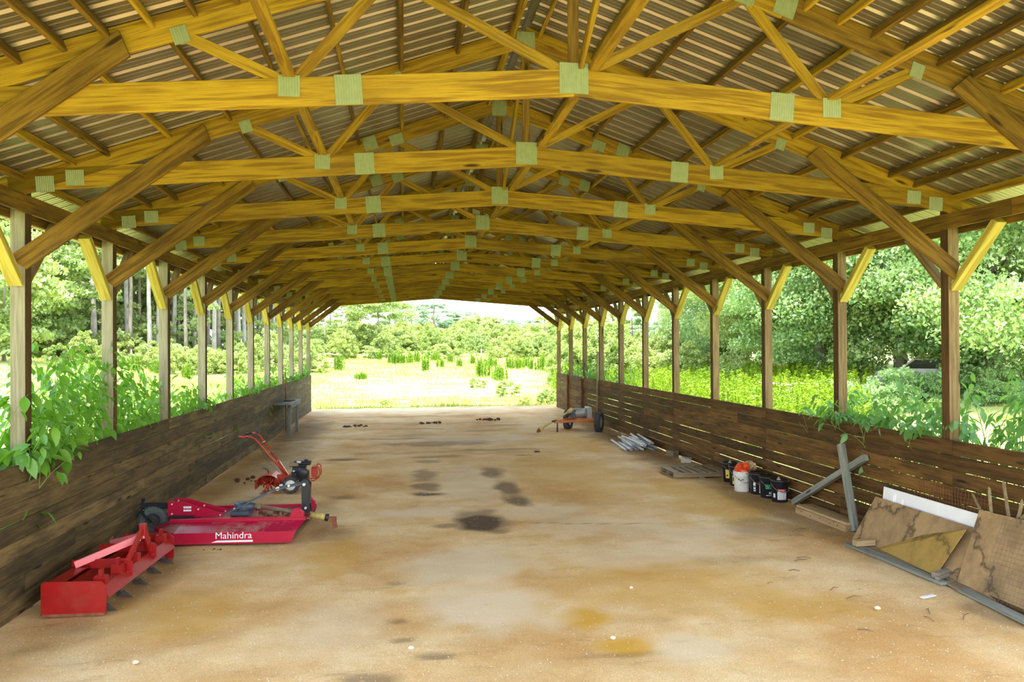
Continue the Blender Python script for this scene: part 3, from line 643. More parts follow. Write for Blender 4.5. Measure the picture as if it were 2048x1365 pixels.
# ------------------------------------------------------------------ garden tiller
t = empty('garden_tiller', (-2.13, 14.9, 0), 0, 'orange-red rear-tine garden tiller with black engine and long handlebars', 'tiller')
for y in (-.22, .22):
    wq = part('wheel', tire(.155, .09, .09, (.03, y, .155), n=20), M['rubber'], t)
    mb = MB(); mb.lathe([(0, -.055), (.03, -.06), (.05, -.05), (.085, -.052), (.095, -.04), (.095, .04), (.085, .052), (0, .055)], 18, 'Y', (.03, y, .155)); tag(part('hub_cap', mb, M['whiteplastic'], wq), 'white wheel hub')
    mb = MB(); mb.tube([(.03, y-.065, .155), (.03, y+.065, .155)], .016, 8); part('axle', mb, M['rust'], wq)
mb = MB(); n_ = 14; P = []
for i in range(n_+1):
    a = math.radians(-25+i*225/n_); P += [(-.38+.23*math.cos(a), y, .16+.20*math.sin(a)) for y in (-.27, .27)]
P2 = [(-.38+(x+.38)*.96, y, .16+(z-.16)*.96) for (x, y, z) in P]; k = len(P)
F = [(2*i, 2*i+2, 2*i+3, 2*i+1) for i in range(n_)]; mb.add(P+P2, F+[(k+a, k+d, k+c, k+b) for (a, b, c, d) in F]+[(2*i, k+2*i, k+2*i+2, 2*i+2) for i in range(n_)]+[(2*i+1, 2*i+3, k+2*i+3, k+2*i+1) for i in range(n_)])
mb.prism([(-.38+.22*math.cos(math.radians(a)), .16+.19*math.sin(math.radians(a))) for a in range(-30, 200, 15)], .006, (0, .265, 0)); hd = part('tine_hood', mb, M['orange_red'], t)
mb = MB()
for y in (-.18, -.06, .06, .18):
    for k in range(4):
        a = k*math.pi/2+y*4; p1 = (-.38+.05*math.cos(a), y, .15+.05*math.sin(a)); p2 = (-.38+.13*math.cos(a), y, .15+.13*math.sin(a)); p3 = (-.38+.15*math.cos(a+.35), y+.04, .15+.14*math.sin(a+.35)); mb.tube([p1, p2, p3], .014, 6)
mb.tube([(-.38, -.22, .15), (-.38, .22, .15)], .035, 10); part('tine', mb, M['orange_red'], t)
mb = MB(); mb.tube([(-.40, 0, .36), (-.42, 0, .42), (-.46, -.02, .44)], .01, 6); mb.box((-.48, -.02, .445), (.06, .02, .015)); part('depth_lever', mb, M['black'], t)
mb = MB(); mb.box((-.12, 0, .24), (.34, .18, .16), ch=.02); mb.tube([(-.3, 0, .16), (.04, 0, .16)], .07, 12); part('gear_case', mb, M['orange_red'], t)
for (y, e) in ((-.16, 0), (.16, 1)):
    mb = MB(); mb.tube([(-.03, y*.35, .27), (-.20, y*.6, .50), (-.38, y*1.0, .72), (-.46, y*1.2, .84), (-.60, y*1.6, 1.03), (-.68, y*1.75, 1.075), (-.76, y*1.75, 1.075)], .017, 8); hb_ = part('handle', mb, M['orange_red'], t)
    mb = MB(); mb.tube([(-.75, y*1.75, 1.075), (-.88, y*1.75, 1.07)], .020, 10); part('grip', mb, M['orange_red' if e == 0 else 'black'], hb_)
mb = MB(); mb.tube([(-.52, -.19, .93), (-.50, .19, .93)], .013, 8); part('handle_crossbar', mb, M['orange_red'], t)
mb = MB(); mb.tube([(-.25, -.12, .57), (-.25, .12, .57)], .013, 8); mb.prism([(-.10, .26), (.0, .26), (-.20, .58), (-.26, .54)], .07, (0, 0, 0)); part('handle_bridge', mb, M['orange_red'], t)
mb = MB(); mb.bar((-.36, -.14, .71), (-.36, .14, .71), .004, .14, (.8, 0, .9)); pn = part('control_panel', mb, M['black'], t)
mb = MB()
for (a, b) in (((-.365, -.06, .745), (-.345, .06, .69)), ((-.385, -.02, .75), (-.35, .03, .69)), ((-.37, .06, .755), (-.35, -.05, .70))): mb.bar(Vector(a)+V(-.012, 0, .012), Vector(b)+V(-.012, 0, .012), .012, .003, (.8, 0, .9))
part('decal', mb, M['oldyellow'], pn)
mb = MB(); mb.tube([(-.66, -.22, 1.09), (-.60, -.02, 1.10), (-.62, .22, 1.10)], .008, 6); mb.box((-.60, .02, 1.13), (.05, .06, .05)); mb.tube([(-.60, .02, 1.13), (-.57, .03, 1.19)], .012, 6); part('clutch_lever', mb, M['black'], t)
mb = MB(); mb.tube([(-.62, -.2, 1.05), (-.40, -.12, .6), (-.18, -.1, .36), (-.1, -.06, .3)], .004, 5); part('cable', mb, M['black'], t)
mb = MB(); mb.box((.18, 0, .30), (.30, .26, .16), ch=.02); mb.box((.17, -.02, .42), (.24, .22, .12), ch=.02)
for k in range(6): mb.box((.20, -.145, .27+k*.024), (.16, .03, .01))
mb.lathe([(0, .0), (.09, .0), (.11, .02), (.11, .06), (.06, .08), (0, .08)], 16, 'Y', (.24, -.20, .36)); eng = part('engine', mb, M['black'], t)
mb = MB(); mb.box((.22, 0, .53), (.30, .20, .07), ch=.025); mb.lathe([(0, 0), (.035, 0), (.035, .03), (0, .03)], 12, 'Z', (.28, .02, .56)); part('fuel_tank', mb, M['black'], eng)
mb = MB(); mb.box((.07, -.05, .51), (.17, .12, .085), ch=.02); tag(part('muffler', mb, M['brownshaft'], eng), 'brown heat-stained muffler')
mb = MB(); mb.tube([(.13, -.1, .56), (.20, -.12, .56)], .02, 8); mb.tube([(.30, .0, .30), (.30, -.12, .30)], .012, 8); mb.tube([(.08, -.14, .40), (.08, -.16, .40)], .018, 8); part('bolt', mb, M['bolt'], eng)
mb = MB(); mb.box((.44, 0, .37), (.10, .22, .20), ch=.02); part('front_weight', mb, M['orange_red'], t)
for y in (-.15, .15):
    mb = MB(); mb.tube([(.28, y, .20), (.44, y, .21), (.53, y, .27), (.55, y, .33), (.54, y, .45), (.50, y, .48), (.42, y, .44)], .013, 8); part('bumper', mb, M['orange_red'], t)
mb = MB(); mb.tube([(.54, -.15, .40), (.54, .15, .40)], .012, 8); mb.tube([(.54, -.15, .30), (.54, .15, .30)], .012, 8); part('bumper', mb, M['orange_red'], t)

# ------------------------------------------------------------------ tractor-driven generator on a two-wheel cart
t = empty('generator_cart', (5.55, 23.9, 0), 0, 'two-wheeled generator trailer with yellow drive shaft by the right wall', 'generator')
def gw(c):
    o = part('wheel', tire(.31, .18, .18, c, 'X', 26), M['rubber'], t); tag(part('rim', rim(.185, .15, c, 'X'), M['greymetal'], o), 'pale metal rim'); return o
a_ = math.radians(33)
for (dx, dy) in ((.50, -.45), (-.28, .50)):
    gw((0, 0, 0)); o = [q for q in t.children][-1]; o.matrix_local = Matrix.Translation((dx, dy, .31)) @ Matrix.Rotation(-.9+.37, 4, 'Z')
mb = MB(); mb.tube([(.44, -.38, .31), (-.24, .44, .31)], .03, 8); part('axle', mb, M['orange'], t)
mb = MB(); mb.bar((.42, -.30, .37), (-.88, -.32, .32), .05, .07); mb.bar((-.10, .42, .37), (-.88, -.28, .32), .05, .07); mb.bar((.42, -.30, .37), (.30, .35, .37), .05, .06); mb.bar((.30, .35, .37), (-.10, .42, .37), .05, .06); mb.box((.12, .0, .40), (.50, .45, .012)); part('frame', mb, M['orange'], t)
mb = MB(); mb.box((-.90, -.30, .35), (.16, .08, .05)); mb.tube([(-.80, -.30, .0), (-.80, -.30, .37)], .022, 8); mb.box((-.80, -.30, .006), (.10, .10, .012)); part('jack_stand', mb, M['black'], t)
mb = MB(); mb.lathe([(0, -.24), (.13, -.24), (.155, -.20), (.155, .12), (.12, .20), (0, .20)], 20, 'X', (.06, 0, .56))
for k in range(10): a = k*math.pi/5; mb.box((-.06, .155*math.cos(a), .56+.155*math.sin(a)), (.24, .014, .014), Matrix.Rotation(a, 3, 'X'))
part('alternator', mb, M['steel'], t)
mb = MB(); mb.box((.26, -.02, .57), (.14, .40, .38), ch=.015); bx = part('control_box', mb, M['greymetal'], t)
mb = MB(); mb.box((.335, -.10, .60), (.012, .10, .12)); mb.box((.335, .06, .52), (.012, .08, .08)); part('outlet', mb, M['black'], bx)
mb = MB(); mb.box((-.20, 0, .56), (.14, .24, .26), ch=.03); part('gear_housing', mb, M['steelblue'], t)
mb = MB(); mb.tube([(-.36, -.06, .63), (-1.32, -.42, .15)], .034, 12); sh_ = part('drive_shaft', mb, M['oldyellow'], t)
mb = MB(); mb.tube([(-.27, -.02, .67), (-.40, -.07, .61)], [.085, .06], 14); mb.tube([(-1.28, -.40, .17), (-1.40, -.45, .10)], [.05, .085], 14); part('shaft_guard', mb, M['oldyellow'], sh_)
mb = MB(); mb.tube([(-1.38, -.445, .11), (-1.44, -.465, .075)], [.06, .05], 10); mb.box((-1.45, -.47, .06), (.07, .06, .07)); part('yoke', mb, M['rust'], sh_)

# ------------------------------------------------------------------ pipe pile
random.seed(3); RR = random.Random(5)
LAB = 'loose pale pipe among the heap by the right wall'
def pipe_mesh(L, r_, mat):
    mb = MB(); n = 10; P = []
    for (rad, x) in ((r_, -L/2), (r_, L/2), (r_*.8, L/2), (r_*.8, -L/2)):
        for k in range(n): a = 2*math.pi*k/n; P.append((x, rad*math.cos(a), rad*math.sin(a)))
    mb.add(P, [(i*n+k, i*n+(k+1) % n, ((i+1) % 4)*n+(k+1) % n, ((i+1) % 4)*n+k) for i in range(4) for k in range(n)], True); return mb.mesh('pipe', mat)
pms = [pipe_mesh(1.9, .032, M['pvc']), pipe_mesh(1.35, .038, M['pvc']), pipe_mesh(1.6, .028, M['pipegrey']), pipe_mesh(1.15, .030, M['pvc'])]
lay = [(6.47, 0), (6.37, 0), (6.27, 0), (6.17, 0), (6.07, 0), (5.98, 0), (5.88, 0), (5.79, 0), (5.70, 0), (6.42, 1), (6.32, 1), (6.22, 1), (6.12, 1), (6.02, 1), (5.92, 1), (6.38, 2), (6.27, 2), (6.17, 2), (6.07, 2), (6.33, 3), (6.22, 3)]
for i, (x, lv) in enumerate(lay):
    pmx = pms[(i*7+lv) % 4]; o = link('pipe', pmx); o.location = (x+.0, 20.15+RR.uniform(-.45, .35)+(x-6.4)*.25, .040+lv*.065); o.rotation_euler = (0, RR.uniform(-.012, .012), math.radians(90)+RR.uniform(-.13, .10)*(1 if lv else .6))
    if x < 5.75: tag(o, 'pale pipe lying lowest and farthest from the wall beside the heap', 'pipe')
    elif pmx is pms[2]: tag(o, 'dark grey pipe among the paler ones by the right wall', 'pipe', 'dark grey pipes in the heap')
    else: tag(o, LAB, 'pipe', 'pale pipes in the heap')
# blocks between pipes and pallet
mb = MB(); mb.box((6.46, 17.95, .075), (.16, .30, .15), Matrix.Rotation(.3, 3, 'Z'), ch=.008); thing('wood_block', mb, M['pallet'], 'short grey timber block between the pipes and the pallet', 'wood block')
mb = MB(); mb.box((6.46, 17.0, .05), (.24, .30, .09), Matrix.Rotation(-.4, 3, 'Z'), ch=.015); mb.box((6.40, 17.0, .10), (.12, .22, .04), Matrix.Rotation(.3, 3, 'Z')); thing('stone_block', mb, M['block'], 'broken pale masonry lump just beyond the pallet', 'stone')

# ------------------------------------------------------------------ pallet
t = empty('pallet', (5.99, 15.35, 0), math.radians(-1), 'weathered wooden pallet lying flat beside the row of buckets', 'pallet')
xs = [-.50, -.30, -.15, .02, .22, .42, .53]
for i, x in enumerate(xs):
    o = beam('slat', (x, -.47, .125), (x, .47, .125), .09 if i in (1, 2) else .14, .018, M['pallet'], t)
for y in (-.42, 0, .42):
    beam('stringer', (-.58, y, .068), (.60, y, .068), .038, .09, M['pallet'], t)
for x in (-.5, 0, .5): beam('bottom_slat', (x, -.47, .012), (x, .47, .012), .12, .018, M['pallet'], t)

# ------------------------------------------------------------------ buckets
def bucket(loc, rz, label, body='blackplastic', lid=True, deco=(), cap=False, handle='M', tilt=0):
    t = empty('bucket', loc, rz, label, 'bucket', 'row of buckets against the right wall')
    n = 24; pr = [(0, .004), (.125, .0), (.132, .012), (.150, .355), (.156, .36), (.156, .372)]
    mb = MB(); mb.lathe(pr+([] if lid else [(.146, .372), (.125, .03), (0, .03)]), n)
    for zz in (.30, .325): mb.lathe([(.147, zz-.006), (.158, zz-.004), (.158, zz+.002), (.148, zz+.004)], n)
    part('body', mb, M[body], t)
    if lid:
        mb = MB(); mb.lathe([(.150, .335), (.163, .338), (.165, .380), (.150, .386), (.140, .376), (0, .376)], n); ld = part('lid', mb, M[body], t)
        if cap:
            mb = MB(); mb.lathe([(.035, .376), (.035, .395), (.018, .40), (.016, .425), (0, .43)], 12, 'Z', (-.03, -.03, 0)); tag(part('spout', mb, M['greymetal'], ld), 'pale pouring spout')
    mb = MB()
    pts = [(.158*math.cos(a)*(1), .163*math.sin(a)-.0, .315-.14*math.sin(a)) for a in [math.pi*i/12 for i in range(13)]]
    pts = [(x, -abs(y), z) for (x, y, z) in pts]; mb.tube(pts, .0035, 6); mb.tube([pts[5], pts[6], pts[7]], .008, 8); part('handle', mb, M['steel'], t)
    for (z0_, z1_, a0, a1, mt) in deco:
        mb = MB(); P = []; k = 8
        for i in range(k+1):
            a = math.radians(a0+(a1-a0)*i/k)
            for z in (z0_, z1_): r_ = .131+.0185*(z/.355)+.0022; P.append((r_*math.cos(a), r_*math.sin(a), z))
        mb.add(P, [(2*i, 2*i+2, 2*i+3, 2*i+1) for i in range(k)]); part('label', mb, M[mt], t)
    return t
def lines(z0_, z1_, nl, a0, a1, mt): return [(z0_+(z1_-z0_)*i/nl, z0_+(z1_-z0_)*(i+.45)/nl, a0, a1-(i % 3)*5, mt) for i in range(nl)]
def off(dec): # lift print a hair above its label
    return dec
b_ = bucket((6.43, 12.50, .0), 0, 'nearest bucket, black with maroon and white label and a spout on its lid', deco=[(.05, .185, 228, 292, 'labelwhite'), (.187, .235, 228, 292, 'labelred'), (.08, .15, 196, 212, 'labelwhite')], cap=True)
def prints(b_, specs):
    for (z0_, z1_, a0, a1, mt) in specs:
        mb = MB(); P = []; k = 4
        for i in range(k+1):
            a = math.radians(a0+(a1-a0)*i/k)
            for z in (z0_, z1_): r_ = .131+.0185*(z/.355)+.004; P.append((r_*math.cos(a), r_*math.sin(a), z))
        mb.add(P, [(2*i, 2*i+2, 2*i+3, 2*i+1) for i in range(k)]); part('print', mb, M[mt], b_)
prints(b_, lines(.06, .18, 8, 234, 286, 'greymetal')+[(.20, .222, 234, 276, 'labelpink')])
b_ = bucket((6.40, 12.86, .0), .2, 'black bucket with green lettering, second from the near end of the row', deco=[])
prints(b_, [(.20, .25, 214, 222, 'labelgreen'), (.20, .25, 225, 232, 'labelgreen'), (.20, .25, 235, 243, 'labelgreen'), (.20, .25, 246, 254, 'labelgreen'), (.17, .192, 214, 254, 'labelgreen'), (.08, .12, 238, 244, 'labelwhite'), (.08, .12, 247, 256, 'labelwhite'), (.05, .06, 216, 256, 'labelwhite')])
b_ = bucket((6.38, 13.22, .0), .1, 'black bucket with narrow white label beside the white pail', deco=[(.03, .20, 248, 285, 'labelwhite'), (.19, .235, 240, 290, 'labelred'), (.06, .22, 205, 222, 'labelwhite')])
prints(b_, lines(.04, .18, 7, 252, 281, 'greymetal')+[(.08, .10, 207, 220, 'ink'), (.13, .16, 207, 220, 'ink')])
b_ = bucket((6.20, 13.50, .0), .1, 'white bucket overflowing with a crumpled red plastic bag', body='whiteplastic', lid=False)
prints(b_, [(.22, .25, 215, 224, 'ink'), (.20, .23, 230, 236, 'ink'), (.215, .245, 240, 245, 'ink'), (.215, .245, 248, 254, 'ink'), (.15, .154, 225, 260, 'greymetal'), (.12, .124, 220, 262, 'greymetal')])
def crumple(nm, c, r_, mat, label, cat, sx=1, sz=.7, seed=1):
    rg = random.Random(seed); mb = MB(); n, m2 = 18, 10; P = []
    for j in range(m2+1):
        th = math.pi*j/m2
        for i in range(n):
            a = 2*math.pi*i/n; q = r_*(1+.32*math.sin(3*a+seed)*math.sin(2*th)+rg.uniform(-.18, .18)); P.append((c[0]+sx*q*math.sin(th)*math.cos(a), c[1]+q*math.sin(th)*math.sin(a), c[2]+sz*q*math.cos(th)))
    mb.add(P, [(j*n+i, j*n+(i+1) % n, (j+1)*n+(i+1) % n, (j+1)*n+i) for j in range(m2) for i in range(n)]); return thing(nm, mb, M[mat], label, cat)
crumple('plastic_bag', (6.20, 13.50, .40), .135, 'redbag', 'crumpled red plastic bag stuffed in the white bucket', 'bag', 1.0, .75, 3)
b_ = bucket((6.44, 13.66, .0), 0, 'black bucket half hidden behind the white pail with a bag in its mouth', lid=False)
crumple('paper_bag', (6.42, 13.66, .43), .12, 'tanbag', 'crumpled tan and white bag in the bucket behind the red one', 'bag', 1.0, .7, 5)
crumple('plastic_bag', (6.28, 13.72, .40), .085, 'bluebag', 'small crumpled blue plastic bag beside the tan one', 'bag', .7, .9, 8)
b_ = bucket((6.36, 14.06, .0), 0, 'black bucket with pink and yellow label, second from the far end of the row', deco=[(.06, .20, 208, 282, 'labelyellow'), (.20, .285, 214, 262, 'labelpink'), (.04, .058, 208, 282, 'labelwhite')], lid=True)
prints(b_, [(.10, .17, 212, 226, 'ink'), (.11, .17, 238, 245, 'tanbag'), (.11, .17, 250, 258, 'tanbag'), (.115, .17, 262, 272, 'tanbag')])
b_ = bucket((6.41, 14.48, .0), .3, 'farthest bucket of the row, black with a strip of yellow label', deco=[(.08, .25, 190, 222, 'labelyellow'), (.06, .2, 232, 246, 'labelwhite')], cap=True)
prints(b_, [(.12, .15, 196, 212, 'ink')])

# ------------------------------------------------------------------ leaning timbers and the boxed step
o = beam('timber', (6.42, 10.24, .02), (6.50, 10.72, 1.21), .09, .09, M['grey_timber'], None, (1, 0, 0)); tag(o, 'grey timber leaning nearly upright against the right wall', 'timber')
o = beam('timber', (6.52, 12.18, .045), (6.575, 10.22, 1.08), .09, .09, M['grey_timber'], None, (0, 0, 1)); tag(o, 'grey timber propped diagonally behind the upright one', 'timber')
t = empty('boxed_step', (6.42, 10.98, 0), math.radians(3), 'dusty low step of lumber lying at the foot of the crossed timbers', 'step')
beam('board', (-.07, -.68, .115), (-.07, .62, .115), .14, .036, M['pale_lumber'], t); beam('board', (.075, -.66, .115), (.075, .64, .115), .14, .036, M['pale_lumber'], t)
beam('riser', (-.14, -.68, .048), (-.14, .62, .048), .036, .095, M['pale_lumber'], t, (0, 0, 1)); beam('riser', (-.12, -.64, .048), (.14, -.64, .048), .036, .095, M['pale_lumber'], t, (0, 0, 1))
mb = MB()
for (y, z) in ((-.5, .06), (-.3, .04), (-.05, .065), (.2, .04), (.45, .06), (-.4, .08)): mb.tube([(-.163, y, z), (-.155, y, z)], .008, 6)
part('nail_head', mb, M['dark'], t)

# ------------------------------------------------------------------ sheets, door, wire, laths along the right wall
mb = MB(); mb.slab([(6.50, 9.86, .585), (6.17, 9.90, .0), (6.17, 7.60, .0), (6.50, 7.56, .585)], .014); thing('plywood_sheet', mb, M['ply'], 'long water-stained plywood sheet leaning in front of the white door', 'plywood')
mb = MB(); mb.slab([(6.345, 9.28, .15), (6.13, 9.30, .0), (6.05, 8.10, .0), (6.375, 7.98, .575)], .010); thing('plywood_offcut', mb, M['ply_yellow'], 'slanted yellowish plywood offcut leaning on the long stained sheet', 'plywood')
mb = MB(); mb.slab([(6.47, 7.88, .82), (6.16, 7.86, .0), (6.16, 6.55, .0), (6.47, 6.60, .88)], .012); thing('plywood_sheet', mb, M['ply'], 'upright mould-streaked plywood panel at the right edge behind wire', 'plywood')
# white panel door on its side
t = empty('panel_door', (6.54, 8.76, .0), 0, 'white panelled door lying on its side against the right wall', 'door')
tl = Matrix.Rotation(math.radians(6), 4, 'Y')
def dm(): return Matrix.Translation((-.05, 0, 0)) @ tl
mb = MB(); mb.box((0, 0, .375), (.022, 2.03, .745))
part('leaf', mb, M['white'], t, dm())
for (yc, w_, zc, h_) in ((.80, .12, .62, .16), (.62, .08, .60, .10), (.80, .30, .25, .30), (.1, .6, .25, .30), (-.62, .5, .25, .30)):
    mb = MB(); mb.box((-.013, yc, zc), (.010, w_, h_), ch=.003); mb.box((-.020, yc, zc), (.008, w_-.05, h_-.05), ch=.002); part('panel', mb, M['white'], t, dm())
mb = MB(); mb.tube([(-.018, -.93, .66), (-.019, -.93, .66)], .025, 12); part('latch_hole', mb, M['dark'], t, dm())
def wire(name, o_, a_, b_, na, nb_, sag, mat, label, seed, r_=.0018):
    rg = random.Random(seed); o_, a_, b_ = Vector(o_), Vector(a_), Vector(b_); mb = MB(); nrm = a_.cross(b_).normalized()
    def q(i, j):
        s_, t_ = i/na, j/nb_; return o_+a_*s_+b_*t_+nrm*(sag*math.sin(s_*7+t_*3+seed))+a_.normalized()*(.008*math.sin(t_*9+i))
    for i in range(na+1): mb.tube([q(i, j) for j in range(nb_+1)], r_, 3, False, False)
    for j in range(nb_+1): mb.tube([q(i, j) for i in range(na+1)], r_, 3, False, False)
    return thing(name, mb, M[mat], label, 'wire mesh')
wire('wire_mesh', (6.575, 9.15, .55), (0, -1.3, -.0), (0, .0, .42), 26, 9, .012, 'rust', 'rusty wire netting hung on the boards above the white door', 2)
wire('wire_mesh', (6.10, 7.42, .02), (0, -.95, .03), (.30, .04, .80), 19, 16, .012, 'shank', 'dark wire netting leaning over the upright plywood panel', 6)
# laths
lt = [((6.50, 7.75, .60), (6.50, 8.02, .96), .03, 'short thin lath, leftmost of those poking up behind the panel'), ((6.48, 7.68, .40), (6.52, 7.80, 1.07), .036, 'second lath from the left poking up behind the panel'), ((6.50, 7.42, .40), (6.53, 7.60, 1.175), .038, 'tallest split lath poking up behind the panel'),
      ((6.50, 7.45, .45), (6.50, 7.32, 1.03), .036, 'lath leaning right behind the upright panel'), ((6.52, 7.44, .75), (6.54, 7.36, .98), .03, 'small lath stub between the two tallest'), ((6.50, 7.52, .70), (6.50, 7.20, .95), .036, 'flattest lath at the right edge behind the panel')]
for (a, b, wd, lb) in lt:
    mb = MB(); d = (Vector(b)-Vector(a)); s_ = Vector((0, 1, 0)).cross(d).normalized(); yv = d.cross(s_).normalized()*wd/2; th = s_*.006; A, B = Vector(a), Vector(b)
    top = [B-yv, B+yv*.2+d.normalized()*.03, B+yv]; P = [A-yv, A+yv, top[2]-d.normalized()*.03, top[1], top[0]]; mb.add([p-th for p in P]+[p+th for p in P], [(0, 1, 2, 3, 4), (9, 8, 7, 6, 5)]+[(i, 5+i, 5+(i+1) % 5, (i+1) % 5) for i in range(5)])
    thing('lath', mb, M['pallet'], lb, 'lath')
# boards lying on the ground there
for (a, b, wd, th, mt, lb) in (((5.93, 9.62, .02), (6.02, 7.85, .02), .14, .034, 'grey_timber', 'outer weathered board flat on the dirt below the plywood'), ((6.09, 9.55, .02), (6.13, 7.9, .02), .15, .034, 'pallet', 'inner weathered board flat on the dirt against the plywood'),
                               ((6.04, 7.62, .02), (5.92, 6.15, .02), .13, .034, 'steelblue', 'blue-grey board on the dirt at the right edge'), ((6.24, 7.7, .02), (6.14, 6.2, .02), .12, .034, 'plank_brown', 'dark brown board lying under the upright panel'), ((6.12, 7.93, .018), (6.08, 7.63, .018), .18, .026, 'pallet', 'short cracked board joining the two board runs')):
    o = beam('board', a, b, wd, th, M[mt] if mt != 'steelblue' else M['grey_timber'], None); tag(o, lb, 'board')
o = beam('lumber_block', (5.88, 9.40, .085), (6.16, 9.42, .085), .09, .075, M['pale_lumber']); tag(o, 'pale lumber offcut resting on the far end of the outer board', 'lumber')
mb = MB(); mb.bar((5.98, 7.98, .075), (6.24, 8.10, .085), .09, .06, ch=.012); mb.bar((5.96, 7.92, .06), (6.16, 8.02, .065), .05, .04, ch=.008); thing('rotten_block', mb, M['bark'], 'dark rotten wood chunk on the boards below the offcut', 'wood block')
mb = MB(); mb.box((5.52, 7.48, .022), (.20, .05, .006), Matrix.Rotation(.3, 3, 'Z')); thing('paper_scrap', mb, M['white'], 'white paper scrap on the dirt near the right boards', 'scrap')

# ------------------------------------------------------------------ bench and stakes
t = empty('work_bench', (-3.60, 24.75, 0), 0, 'rough grey bench board on posts against the left wall', 'bench')
for dx in (-.19, -.02, .17): beam('top_board', (dx, -1.1, 1.0), (dx, 1.05, 1.0), .16, .038, M['grey_timber'], t)
beam('apron', (.22, -1.05, .93), (.22, 1.0, .93), .036, .10, M['grey_timber'], t)
for (dx, dy) in ((.08, -.30), (.17, .60), (-.12, 1.0)): beam('leg', (dx, dy, -.04), (dx, dy, .978), .09, .09, M['grey_timber'], t, (1, 0, 0))
mb = MB()
for k in range(9): mb.box((R.uniform(-.1, .15), R.uniform(-.1, .3), 1.035), (.09, .05, .025), Matrix.Rotation(R.random()*3, 3, 'Z'))
part('litter', mb, M['dung'], t); t.children[-1]['kind'] = 'stuff'
def stake(x, y, z1, mat, label, r_=.018, z0=-.05, lug=None):
    mb = MB(); mb.box((0, 0, (z0+z1)/2), (r_*2, r_*.6, z1-z0)); mb.box((0, r_*.8, (z0+z1)/2), (r_*.6, r_*1.6, z1-z0)); t = empty('metal_stake', (x, y, 0), 0, label, 'stake'); part('stem', mb, M[mat], t)
    if lug:
        mb = MB(); mb.box((-.05, -.12, lug), (.02, .10, .05)); mb.box((-.05, -.17, lug-.04), (.03, .04, .22)); tag(part('latch', mb, M['rust'], t), 'rusty latch')
        mb = MB(); mb.box((-.04, -.08, lug+.0), (.02, .06, .06)); part('latch_pad', mb, M['whiteplastic'], t)
stake(-3.80, 25.55, 1.92, 'rust', 'thin dark metal rod standing by the left bench')
stake(6.60, 30.6, 1.52, 'rust', 'rusty flat upright with latch, farthest on the right wall', .04, lug=1.22)
stake(6.60, 28.1, 1.50, 'rust', 'rusty flat upright with latch, middle one on the right wall', .04, lug=1.0)
mb = MB(); mb.tube([(6.58, 25.7, -.03), (6.60, 25.7, 2.5)], .035, 10); thing('pipe_post', mb, M['pallet'], 'tall pale pipe standing against the right wall', 'pipe')

# ------------------------------------------------------------------ bits on the dirt floor
def fz(x, y): return 0.0
def clods(x, y, n, sp, r_, mat, label, nm='clod', cat='clod'):
    rg = random.Random(int(x*100+y)); mb = MB()
    for k in range(n):
        px, py, s_ = x+rg.gauss(0, sp), y+rg.gauss(0, sp*.5), r_*rg.uniform(.4, 1.2); P = []
        for j in range(4):
            th = math.pi*(j+.5)/4
            for i in range(6): a = i*math.pi/3; q = s_*rg.uniform(.75, 1.2); P.append((px+q*math.sin(th)*math.cos(a), py+q*math.sin(th)*math.sin(a), s_*.5+q*.6*math.cos(th)))
        mb.add(P, [(j*6+i, j*6+(i+1) % 6, (j+1)*6+(i+1) % 6, (j+1)*6+i) for j in range(3) for i in range(6)]+[(5, 4, 3, 2, 1, 0), (18, 19, 20, 21, 22, 23)])
    return thing(nm, mb, M[mat], label, cat, kind='stuff')
clods(-1.7, 26.4, 14, .22, .06, 'dung', 'dark clods on the floor toward the left of the far opening')
clods(.9, 27.1, 16, .20, .06, 'dung', 'dark clods on the floor in the middle near the far opening')
clods(3.0, 27.9, 18, .22, .07, 'dung', 'dark clods on the floor nearest the generator trailer')
clods(3.36, 19.3, 6, .06, .035, 'dung', 'small dark clod cluster on the right part of the floor')
clods(-2.55, 10.75, 5, .06, .02, 'dung', 'small dark crumbs between the red blade and the cutter')
clods(-2.8, 16.2, 22, .35, .05, 'dung', 'dark damp litter along the left wall behind the tiller')
clods(6.45, 15.9, 20, .12, .03, 'dung', 'dark crumbs along the wall behind the pallet')
for i, (x, y, L_, a) in enumerate([(4.9, 9.0, .22, .3), (5.0, 9.1, .18, -.2), (4.7, 7.9, .16, .5), (4.75, 7.6, .2, .2), (5.25, 7.1, .18, 1.0), (5.1, 6.9, .15, 1.6), (4.3, 6.7, .14, -.5), (5.5, 6.9, .25, .7), (4.6, 8.6, .14, -.1), (5.7, 10.5, .3, .4), (5.5, 10.2, .2, -.3), (4.1, 8.2, .08, .3)]):
    mb = MB(); c_, s_ = math.cos(a)*L_/2, math.sin(a)*L_/2; mb.tube([(x-c_, y-s_, .014), (x, y+.02, .022), (x+c_, y+s_, .012)], [.006, .005, .003], 5); mb.tube([(x, y+.02, .02), (x+c_*.4-s_*.3, y+s_*.4+c_*.3, .02)], .003, 5)
    o = thing('twig', mb, M['twig'], 'dry brown twig lying on the bare dirt to the right', 'twig', 'twigs on the dirt')
for i, (x, y, r_, lb) in enumerate([(4.78, 7.25, .035, 'pale pebble beside the twigs on the right'), (.05, 6.95, .03, 'pale pebble on the left foreground dirt'), (1.9, 6.9, .028, 'pale pebble in the ochre stain'), (2.5, 8.3, .022, 'small pale pebble right of the ochre stain'), (-2.3, 7.0, .03, 'pale pebble in the front left corner of the dirt')]):
    mb = MB(); mb.lathe([(0, 0), (r_*.8, r_*.15), (r_, r_*.5), (r_*.6, r_*.95), (0, r_*1.05)], 8, 'Z', (x, y, 0)); thing('pebble', mb, M['stone'], lb, 'pebble')
